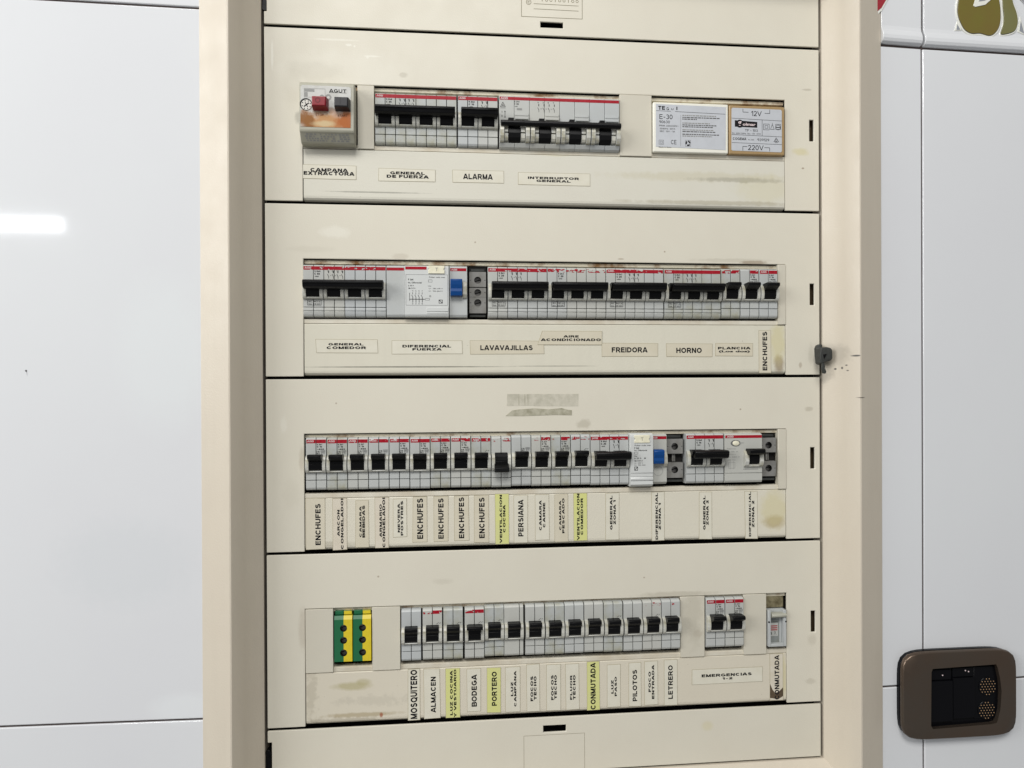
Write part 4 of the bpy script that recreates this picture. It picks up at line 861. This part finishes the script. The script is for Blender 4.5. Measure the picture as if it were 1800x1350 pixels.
def rcd_block():
    t = thing('residual_current_switch', 'residual-current switch with oval white button and black lever above the DIFERENCIAL ZONA 2 sticker', 'residual current switch', (403.6, 0, DEVZ[2]))
    f = -3.6
    g = G(); g.prism_x([(22, 45), (0, 45), (f + .8, 44), (f, 43), (f, 9.2), (f + .9, 9.1), (f + .9, 8.7), (f, 8.6), (f, 2.4), (f + 1, .6), (1, 0), (22, 0)], .2, 35.0); g.build('front_housing', M_BODY, t, bevel=.3, seg=2)
    g = G(); g.quad(.6, 34.8, 40.6, 43.2, f - .08); g.build('red_band', M_RED, t)
    logo(t, 2.2, 42.0, 6.0, 1.8, y=f - .16)
    g = G(); g.ring(10.2, 36.0, 2.6, 4.0, f - .08, 28); 
    g.v = [(10.2 + (a - 10.2) * 1.15, b, 36.0 + (c - 36.0) * .72) for a, b, c in g.v]; g.build('button_ring', M_STEEL, t)
    g = G(); g.cyl_y(10.4, 36.0, 3.2, f - .9, f, 24, rz=2.2); g.build('test_button', M_CREAMBTN, t, bevel=.3, seg=2, smooth=50)
    g = G(); y = f - .08
    g.text('TEST', 16.6, 36.2, 3.0, .9, y); g.text('PH603 AC', 6.2, 31.0, 8.4, 1.1, y); g.text('In 25 A', 7.6, 28.4, 10.4, 1.1, y); g.text('I∆n 0,03 A', 6.2, 26.0, 8.0, 1.0, y); g.text('Un 230 V', 8.2, 23.6, 12, 1.0, y); g.text('~50 Hz', 6, 21.0, 8, 1.0, y)
    g.outline(3.4, 9.6, 13.4, 19.0, .25, y); g.line(5, 12.6, 5, 20, .25, y); g.line(8, 12.6, 8, 20, .25, y); [g.quad(17.4 + i_ * 1.3, 18.3 + i_ * 1.3, 12.0, 12.8, y) for i_ in range(11)]
    g.build('small_print', M_INK3, t)
    g = G(); ck = [(f + .3, 29.4), (-5.4, 29), (-8, 25.8), (-8.4, 20), (-7, 16.4), (-4.6, 14.8), (f + .3, 14.6)]
    g.prism_x(ck, 17.6, 21.2); g.prism_x(ck, 31.2, 34.8); g.prism_x([(f + .3, 17), (-6, 17), (-5.6, 15), (f + .3, 14.8)], 21.2, 31.2); g.build('lever_guard', M_NOSE, t, bevel=.3, seg=2)
    g = G(); g.prism_x([(f, 30), (-6.5, 29), (-7.8, 24), (-7, 18), (f, 17.2)], 21.6, 30.8); g.prism_x([(-4, 31.2), (-13, 31.6), (-14.4, 30.4), (-14, 27.8), (-12, 26.4), (-4, 25.4)], 19.4, 33.6); g.build('lever', M_BLACK, t, bevel=.4, seg=2)
rcd_block()

# ------------------------------------------------------------------ terminal blocks
def terminal(x, row, label, three=False, w=15.2):
    t = thing('terminal_block', label, 'terminal block', (x, 0, DEVZ[row]), 'grey screw terminal blocks beside the residual-current switches')
    g = G(); g.box(.2, w - .2, 5.5, 22, 1, 46); g.build('base', M_DARK, t, bevel=.3)
    g = G(); g.box(1.8, w - 1.8, 3.5, 6.2, 41.0, 43.4); g.box(1.0, w - 1.0, 3, 6, 1.2, 3.4); g.build('clip', M_LATCH, t, bevel=.3)
    if three:
        segs = [(28.0, 40.2, 34.0, 3.1), (16.2, 27.4, 22.6, 3.1), (4.6, 16.0, 14.2, 3.2)]
        segs = [(27.6, 40.2, 33.2, 3.1), (18.6, 26.2, 22.4, 3.0), (4.6, 18.2, 13.4, 3.2)]
    else: segs = [(27.2, 39.8, 33.4, 3.1), (5.4, 18.6, 12.4, 3.1)]
    for z0, z1, cz, r in segs:
        g = G(); y = 1.2
        g.hole_plate(.9, w - .9, z0, z1, w / 2, cz, r, y, 4.2)
        g.box(.9, w - .9, y + .02, y + 4, z1 - .02, z1 + .3); g.box(.9, w - .9, y + .02, y + 4, z0 - .3, z0 + .02)
        g.box(.6, .92, y, y + 4, z0, z1); g.box(w - .92, w - .6, y, y + 4, z0, z1)
        g.quad(.9, 2.2, cz - .2, cz + .2, y - .04, 1); g.quad(w - 2.2, w - .9, cz - .2, cz + .2, y - .04, 1)
        g.build('terminal', [M_TBLK, M_HOLE, M_SCREW], t)
    if not three:
        g = G(); g.box(w / 2 - 1.8, w / 2 - .3, 3.2, 6, 19.5, 26.5); g.box(w / 2 + .2, w / 2 + 1.2, 3.6, 6, 19.5, 26.5); g.build('busbar', M_TBLK, t, bevel=.2)
terminal(174.2, 1, 'grey three-screw terminal block beside the blue-levered switch of the second row', True, 15.8)
terminal(350.9, 2, 'grey two-screw terminal block between the ZONA 1 switch and the ZONA 2 breaker', False, 16.2)
terminal(439.6, 2, 'grey two-screw terminal block at the right end of the third row', False, 15.0)
def earth(x, label):
    t = thing('earth_terminal_block', label, 'terminal block', (x, 0, -245.4), 'green and yellow earth blocks')
    w = 15.2; y = -1.2; z0 = 1.5; zt = 40.6
    zc = [(z0, 15.0, 9.0), (15.0, 25.4, 19.8), (25.4, zt - 3.0, 30.2)]
    g = G()
    for a, b, cz in zc: g.hole_plate(0, w, a, b, w / 2 + .3, cz, 3.0, y, 4.5, split=(0, 3))
    for i, (a, b) in enumerate(((0, w / 2 + .3), (w / 2 + .3, w))):
        mi = (0, 3)[i]
        g.add([(a, y, zt - 3), (b, y, zt - 3), (b, y + 1.5, zt), (a, y + 1.5, zt)], [(0, 1, 2, 3)], mi)
        g.add([(a, y + 1.5, zt), (b, y + 1.5, zt), (b, y + 12, zt), (a, y + 12, zt)], [(0, 1, 2, 3)], mi)
        g.add([(a, y, z0), (b, y, z0), (b, y + 12, z0), (a, y + 12, z0)], [(0, 1, 2, 3)], mi)
    g.add([(0, y, z0), (0, y, zt - 3), (0, y + 12, zt - 3), (0, y + 12, z0)], [(0, 1, 2, 3)], 0)
    g.add([(w, y, z0), (w, y, zt - 3), (w, y + 12, zt - 3), (w, y + 12, z0)], [(0, 1, 2, 3)], 3)
    g.build('screw_block', [M_GREEN, M_HOLE, M_SCREW, M_YEL], t)
    g = G(); g.box(.3, w / 2, 1.5, 8, zt + .4, zt + 4.0, 0); g.box(w / 2, w - .3, 1.5, 8, zt + .4, zt + 4.0, 1); g.build('foot', [M_GREEN, M_YEL], t, bevel=.4)
earth(57.6, 'left green and yellow earth terminal block in the fourth row')
earth(73.6, 'right green and yellow earth terminal block in the fourth row')

# ------------------------------------------------------------------ time switch at the right end of the fourth row
t = thing('changeover_switch', 'narrow grey module with red-striped card above the scorched CONMUTADA sticker', 'switch module', (444.3, 0, -246.0))
g = G(); g.box(.3, 17.6, 3.5, 20, 33.5, 45); g.build('upper_housing', M_DUST, t, bevel=1.0, seg=2)
g = G(); g.box(.3, 2.6, -2.5, 18, 0, 33); g.box(14.8, 17.4, -2.5, 18, 0, 33); g.box(2.6, 14.8, -2.5, 18, 0, 2.4); g.box(2.6, 14.8, 2.0, 18, 2.4, 33); g.build('housing', M_BODY, t, bevel=.25)
g = G(); g.prism_x([(1.9, 30.5), (-3.0, 30.2), (-4.4, 28.8), (-4.2, 27.4), (1.9, 24.6)], 3.4, 17.2); g.build('flap', mat('flap_plastic', lin(160, 160, 148), .35, .5), t, bevel=.3)
g = G(); g.quad(2.7, 12.6, 2.5, 24.2, 1.9, 3); g.quad(2.7, 11.4, 8.2, 20.2, 1.85, 4); g.quad(2.7, 11.4, 20.9, 21.3, 1.8, 1)
for z_ in (17.0, 15.2, 13.4): g.quad(2.8, 10.8, z_, z_ + .9, 1.78, 2)
g.text('15', 4.4, 10.8, 2.4, 2.6, 1.78, 1, bold=.03); g.text('7,', 8.8, 10.8, 2.0, 2.8, 1.78, 1)
g.build('striped_card', [M_INK, M_INK, M_RED, M_CLEARG, M_BODY], t)
g = G(); g.cyl_y(.9, 22.6, .8, -2.7, -2, 12); g.cyl_y(16.9, 22.6, .8, -2.7, -2, 12); g.build('pivot_pin', M_BLACK, t)

# ------------------------------------------------------------------ motor starter
t = thing('motor_starter', 'grey push-button motor starter with rust-stained silver label, red and black buttons', 'motor starter', (33.4, 0, 196.0))
g = G(); w = 45.0
g.prism_x([(20, 51.5), (-8, 52.0), (-13, 51.4), (-15.0, 50.0), (-16.0, 47.4), (-16.0, 11.0), (-15.2, 9.2), (-14, 8.4), (-9, 2.0), (-7, 1.4), (20, 1.4)], 0, w)
g.build('housing', M_SGREY, t, bevel=.7, seg=3, smooth=50)
g = G(); rr = 2
pts = [(1.0, 13.0), (w - 3.0, 13.0), (w - 2.6, 46.0), (w - 4.2, 47.2), (2.6, 47.6), (1.2, 46)]
g.prism_y(pts, -16.25, -15.9); g.build('face_label', M_SPLATE, t)
g = G(); y = -16.32
g.text('AGUT', 31.6, 43.6, 14.2, 3.0, y, bold=.02); g.line(24.5, 42.0, 38.8, 42.0, .3, y); g.outline(4.0, 21.4, 37.4, 45.0, .3, y, 1); g.quad(4.4, 12.5, 42.2, 44.4, y, 1); g.quad(4.4, 7, 38, 41.8, y, 1)
g.text('STOP', 16.8, 23.2, 7.0, 1.7, y, 2); g.text('START', 35.4, 23.0, 8.0, 1.8, y, 0); g.ring(23.8, 38.0, 1.2, 2.6, y, 16, 1); g.ring(18.6, 38.0, 1.0, 2.0, y, 16, 1)
g.build('lettering', [M_INK, M_INK3, mat('brown_ink', lin(110, 60, 50), .6, .2)], t)
g = G(); g.cyl_y(5.6, 31.6, 5.0, -16.6, -16, 28, 1); g.cyl_y(6.0, 31.0, 4.3, -16.9, -16, 28, 0)
for k in range(8):
    a = k * PI / 4 + .3; g.line(6 + 3.0 * math.cos(a), 31 + 3.0 * math.sin(a), 6 + 3.9 * math.cos(a), 31 + 3.9 * math.sin(a), .7, -17.0, 1)
g.line(3.9, 29.4, 8.1, 32.6, .9, -17.0, 1); g.line(5.0, 33, 7.2, 29, .6, -17.0, 1)
g.build('current_dial', [mat('dial_white', lin(200, 198, 190), .4, .4), M_INK], t)
def pushb(x0, x1, m_, sym):
    g = G(); z1, z0 = 36.2, 28.0
    vs = []
    for (yy, dx0, dx1, dz0, dz1) in ((-16.0, 0, 2.2, -1.6, 0), (-22.5, 0, 1.0, 0, 0), (-23.4, .6, .2, .6, -.6)):
        vs += [(x0 + dx0, yy, z0 + dz0), (x1 + dx1, yy, z0 + dz0), (x1 + dx1, yy, z1 + dz1), (x0 + dx0, yy, z1 + dz1)]
    fs = [(0, 1, 2, 3), (8, 9, 10, 11)] + [(a + i, a + (i + 1) % 4, a + 4 + (i + 1) % 4, a + 4 + i) for a in (0, 4) for i in range(4)]
    g.add(vs, fs); o = g.build('push_button', m_, t, bevel=.35, seg=2, label='red push button' if sym == 'O' else 'black push button')
    g = G()
    if sym == 'O': g.ring((x0 + x1) / 2 - .4, 32.6, 1.5, 2.2, -23.5, 20)
    else: g.quad((x0 + x1) / 2 - .5, (x0 + x1) / 2, 29.6, 35.4, -23.5)
    g.build('button_mark', mat('button_mark_ink', lin(92, 10, 22) if sym == 'O' else (.008, .008, .01, 1), .4, .4), o)
pushb(11.4, 22.0, M_SRED, 'O'); pushb(29.6, 40.0, M_SBLK, 'I')
g = G()
rr_ = random.Random(8)
for ln_ in range(4):
    x_ = 3.0 + ln_ * .8
    while x_ < 40:
        wl = rr_.uniform(.8, 2.6); zz = 7.4 - ln_ * 1.4; yy = -14 + (8.4 - zz) / 6.4 * 5
        if rr_.random() < .75: g.add([(x_, yy - .12, zz - .1), (x_ + wl, yy - .12, zz - .1), (x_ + wl, yy - .9, zz + .7 + .15), (x_, yy - .9, zz + .7 + .15)], [(0, 1, 2, 3)])
        x_ += wl + rr_.uniform(.6, 1.6)
g.build('moulded_text', M_INK3, t)

# ------------------------------------------------------------------ transformers
t = thing('transformer', 'white bell transformer with silver label reading E-30', 'transformer', (339.0, 0, 200.4))
g = G(); g.box(0, 69.2, -3.2, 20, 0, 44.4); g.build('casing', M_TWHITE, t, bevel=1.0, seg=3)
g = G(); g.prism_y([(2.2, 4.6), (66.6, 3.2), (67.0, 41.8), (2.4, 42.6)], -3.4, -3.1); g.build('face_label', M_SILV, t)
g = G(); y = -3.48
g.text('TE', 7.6, 39.2, 6.2, 3.4, y, bold=.03); g.text('G', 13.2, 38.6, 2.2, 2.6, y); g.text('I', 21.6, 39.2, .9, 3.0, y, bold=.04); g.text('U', 17.4, 38.4, 2.0, 1.6, y)
g.line(2.6, 36.6, 16, 36.4, .3, y); g.line(20, 36.3, 66.4, 35.4, .3, y)
g.text('E-30', 11.6, 31.4, 12.0, 4.2, y, bold=.0); g.text('90630', 10.2, 26.8, 9.8, 2.4, y, bold=.0)
g.text('PRIM. 220/230V~', 14.2, 23.4, 17.6, 1.5, y, 1); g.text('50/60Hz  20VA', 13.0, 20.8, 14.2, 1.4, y, 1); g.text('SEC. 12V - 1A', 12.8, 18.4, 14.0, 1.4, y, 1)
g.outline(5.0, 9.4, 6.6, 10.6, .25, y, 1); g.outline(6.0, 8.4, 7.6, 9.6, .25, y, 1); g.text('CE', 18.6, 9.0, 5.0, 3.8, y, bold=0); g.text('Made in Spain', 10.6, 4.2, 11.5, 1.1, y, 1)
g.line(25.2, 33.5, 24.9, 5.5, .2, y, 1)
rr_ = random.Random(4)
for k, (zz, wl_) in enumerate(((33.2, 31), (31.4, 34), (29.9, 13), (26.4, 25), (24.7, 31), (23.1, 28), (20.4, 29), (18.8, 30), (16.4, 34), (14.8, 27))):
    x_ = 26.6
    while x_ < 26.6 + wl_:
        ww = rr_.uniform(1.0, 3.4); g.quad(x_, min(x_ + ww, 27 + wl_), zz - .5, zz + .38, y, 1 if k % 3 else 2); x_ += ww + .5
g.outline(29.2, 34.2, 5.4, 11.2, .2, y, 1)
for a0 in (0, 2.1, 4.2):
    for q_ in range(4): a1 = a0 + q_ * .38; g.line(31.7 + 1.7 * math.cos(a1), 8.3 + 1.9 * math.sin(a1), 31.7 + 1.7 * math.cos(a1 + .4), 8.3 + 1.9 * math.sin(a1 + .4), 1.3, y - .02 * q_)
g.build('lettering', [M_INK, M_INK2, M_INK3], t)
t = thing('transformer', 'tan bell transformer with silver label reading 12V and 220V', 'transformer', (408.9, 0, 200.2))
g = G(); g.box(0, 52.4, -3.0, 20, 0, 44.2); g.build('casing', M_TBROWN, t, bevel=1.1, seg=3)
g = G(); g.prism_y([(2.2, 4.0), (3.2, 3.2), (48.6, 2.8), (49.6, 3.8), (49.6, 40.4), (48.6, 41.4), (3.4, 41.8), (2.4, 40.8)], -3.2, -2.9); g.build('face_label', M_SILV, t)
g = G(); y = -3.28
g.text('12V', 25.6, 37.2, 10.0, 4.6, y, bold=0); g.text('220V', 25.0, 6.4, 14.6, 4.6, y, bold=0)
g.line(13, 41, 13, 38.2, .4, y); g.line(13, 38.2, 18.2, 38.1, .4, y); g.line(38.2, 41, 38.2, 37.6, .4, y); g.line(33.4, 37.7, 38.2, 37.6, .4, y)
g.line(12.8, 3.4, 12.8, 7.2, .4, y); g.line(12.8, 7.2, 17, 7.2, .4, y); g.line(38, 3.4, 38, 6.6, .4, y); g.line(33, 6.6, 38, 6.6, .4, y)
g.line(2.4, 32.4, 49.6, 31.2, .3, y); g.line(2.4, 17.6, 49.6, 16.8, .3, y); g.line(2.4, 10.4, 49.6, 9.8, .3, y); g.line(31.0, 31.6, 31.0, 17.0, .3, y)
g.prism_y([(5.4, 24.8), (26.4, 24.4), (26.4, 29.6), (5.4, 30.6)], y, y + .1); g.cyl_y(10.0, 27.6, 3.6, y - .02, y + .1, 24)
g.text('TF - 103', 20.8, 21.8, 12, 2.2, y, bold=0); g.text('Pri. 220V 50Hz  Sec. 12V 12VA', 16.4, 18.9, 26.8, 1.3, y, 1); g.text('COGEMA', 9.8, 14.0, 12.6, 2.4, y, bold=.015); g.text('No. 2000', 20.6, 13.4, 5.6, 1.0, y, 1); g.text('939129', 32, 13.6, 11, 2.4, y, bold=0)
g.outline(32.2, 37.8, 22.6, 28.2, .35, y); g.outline(33.6, 36.4, 24.0, 26.8, .3, y); g.line(40.6, 27.8, 38.8, 23.4, .35, y); g.line(40.6, 27.8, 42.4, 23.4, .35, y); g.line(38.6, 23.4, 42.6, 23.4, .35, y); g.line(40.6, 27.6, 40.6, 29.2, .3, y)
g.ring(46.0, 25.2, 2.0, 2.35, y, 20); g.line(44, 25.2, 48, 25.2, .7, y); g.outline(43.6, 48.6, 23.4, 28.2, .3, y)
g.line(44.2, 15.9, 42.0, 12.2, .35, y); g.line(44.2, 15.9, 46.6, 12.2, .35, y); g.line(41.8, 12.2, 46.8, 12.2, .35, y); g.ring(44.2, 13.4, .7, 1.0, y, 12); g.line(43, 11.4, 45.6, 11.4, .3, y)
g.text('g', 10.0, 27.4, 3.2, 4.6, y - .04, 2, bold=.02); g.text('olmar', 18.8, 27.2, 12.0, 2.6, y - .06, 2, bold=.02)
g.build('lettering', [M_INK, M_INK2, M_WHITE], t)

# ------------------------------------------------------------------ wall switch plate
SX, SZ = 612.5, -286.8
t = thing('wall_switch_plate', 'bronze wall plate with two black switches and two round dotted grilles', 'switch plate', (SX, -18.6, SZ - 40))
OO = (SX, -18.6, SZ - 40)
N_ = 72
def sup(a, b, n, k, cx=0, cz=0):
    an = 2 * PI * (k + .5) / N_; c, s = math.cos(an), math.sin(an)
    r = .984 * (abs(c / a) ** n + abs(s / b) ** n) ** (-1 / n); return (SX + cx + r * c, SZ + cz + r * s)
WIN = [(-28.8, 25.0), (35.6, 26.6), (38.8, 13), (40.2, 2), (39.0, -15), (35.2, -27.9), (-29.4, -29.8)]
WIN = [(x * .975, z * .984) for x, z in WIN]
def ray(poly, k):
    an = 2 * PI * (k + .5) / N_; c, s = math.cos(an), math.sin(an); best = None
    for i in range(len(poly)):
        (x0, z0), (x1, z1) = poly[i], poly[(i + 1) % len(poly)]
        dx, dz = x1 - x0, z1 - z0; den = c * dz - s * dx
        if abs(den) < 1e-9: continue
        r = (x0 * dz - z0 * dx) / den; u = (x0 * s - z0 * c) / den
        if r > 0 and -1e-6 <= u <= 1 + 1e-6: best = r if best is None else min(best, r)
    return (SX + best * c, SZ + best * s)
g = G()
rings = [([sup(54.8, 39.0, 7.0, k) for k in range(N_)], -21.5), ([sup(55.9, 40.0, 7.0, k) for k in range(N_)], -22.5), ([sup(55.6, 39.7, 7.0, k) for k in range(N_)], -25.4), ([sup(54.7, 38.9, 7.0, k) for k in range(N_)], -26.4), ([sup(48, 34.6, 6, k) for k in range(N_)], -27.0),
         ([ray(WIN, k) for k in range(N_)], -27.0), ([ray(WIN, k) for k in range(N_)], -20.0)]
vs = []
for pts, y_ in rings: vs += [(p[0], y_, p[1]) for p in pts]
g.add(vs, [(a * N_ + k, a * N_ + (k + 1) % N_, (a + 1) * N_ + (k + 1) % N_, (a + 1) * N_ + k) for a in range(len(rings) - 1) for k in range(N_)])
g.build('cover_plate', M_BRNZ, t, org=OO, smooth=40)
g = G(); pts = [sup(55.6, 40.0, 6.2, k, -.9, .5) for k in range(N_)]
g.prism_y(pts, -22.5, -18.6); g.build('back_plate', M_BLK2, t, org=OO, bevel=.3)
g = G(); g.box(SX - 27.6, SX - 6.4, -25.2, -19.5, SZ - 24, SZ + 12.5); g.box(SX - 27.4, SX - 6.6, -23.6, -19.5, SZ + 12.7, SZ + 22); sw = g.build('rocker_switch', M_BLK2, t, org=OO, bevel=.5, seg=2)
g = G(); g.box(SX - 5.8, SX + 14.6, -25.0, -19.5, SZ - 22, SZ + 14.5); g.box(SX - 5.6, SX + 14.4, -23.6, -19.5, SZ + 14.7, SZ + 23); sw2 = g.build('rocker_switch', M_BLK2, t, org=OO, bevel=.5, seg=2)
for par, xs_ in ((sw, ((-15.2, 17.1),)), (sw2, ((6.8, 20.4), (9.8, 19.4)))):
    g = G()
    for a_, b_ in xs_: g.cyl_y(SX + a_, SZ + b_, .55, -23.9, -23.4, 10)
    ob = g.build('indicator_dot', M_WHITE, None, org=OO); ob.parent = par
g = G(); g.box(SX + 15.2, SX + 38.6, -23.4, -19.5, SZ - 24, SZ + 23.4); g.build('grille_plate', M_BLK2, t, org=OO, bevel=.5)
for cx_, cz_ in ((28.2, 5.1), (27.2, -16.3)):
    g = G(); g.cyl_y(SX + cx_, SZ + cz_, 8.6, -24.0, -23.2, 28); gr = g.build('round_grille', M_BLK2, t, org=OO, bevel=.2)
    g = G()
    for i in range(-4, 5):
        for j in range(-4, 5):
            px_, pz_ = (i + (.5 if j % 2 else 0)) * 2.75, j * 2.35
            if px_ * px_ + pz_ * pz_ < 7.6 ** 2:
                g.cyl_y(SX + cx_ + px_, SZ + cz_ + pz_, .42, -24.25, -23.9, 8)
    ob = g.build('grille_dots', M_BRASS, None, org=OO); ob.parent = gr; ob['kind'] = 'stuff'
# small chip in the glaze of the left tile
for x_, z_, r_ in ((-180.5, 6.3, .8),):
    g = G(); g.cyl_y(x_, z_, r_, -18.75, -18.4, 10)
    if x_ < 0: g.prism_y([(x_ + .2, z_), (x_ + .9, z_ - 4.2), (x_ + .5, z_)], -18.7, -18.5)
    g.build('glaze_chip', M_INK2, wall)
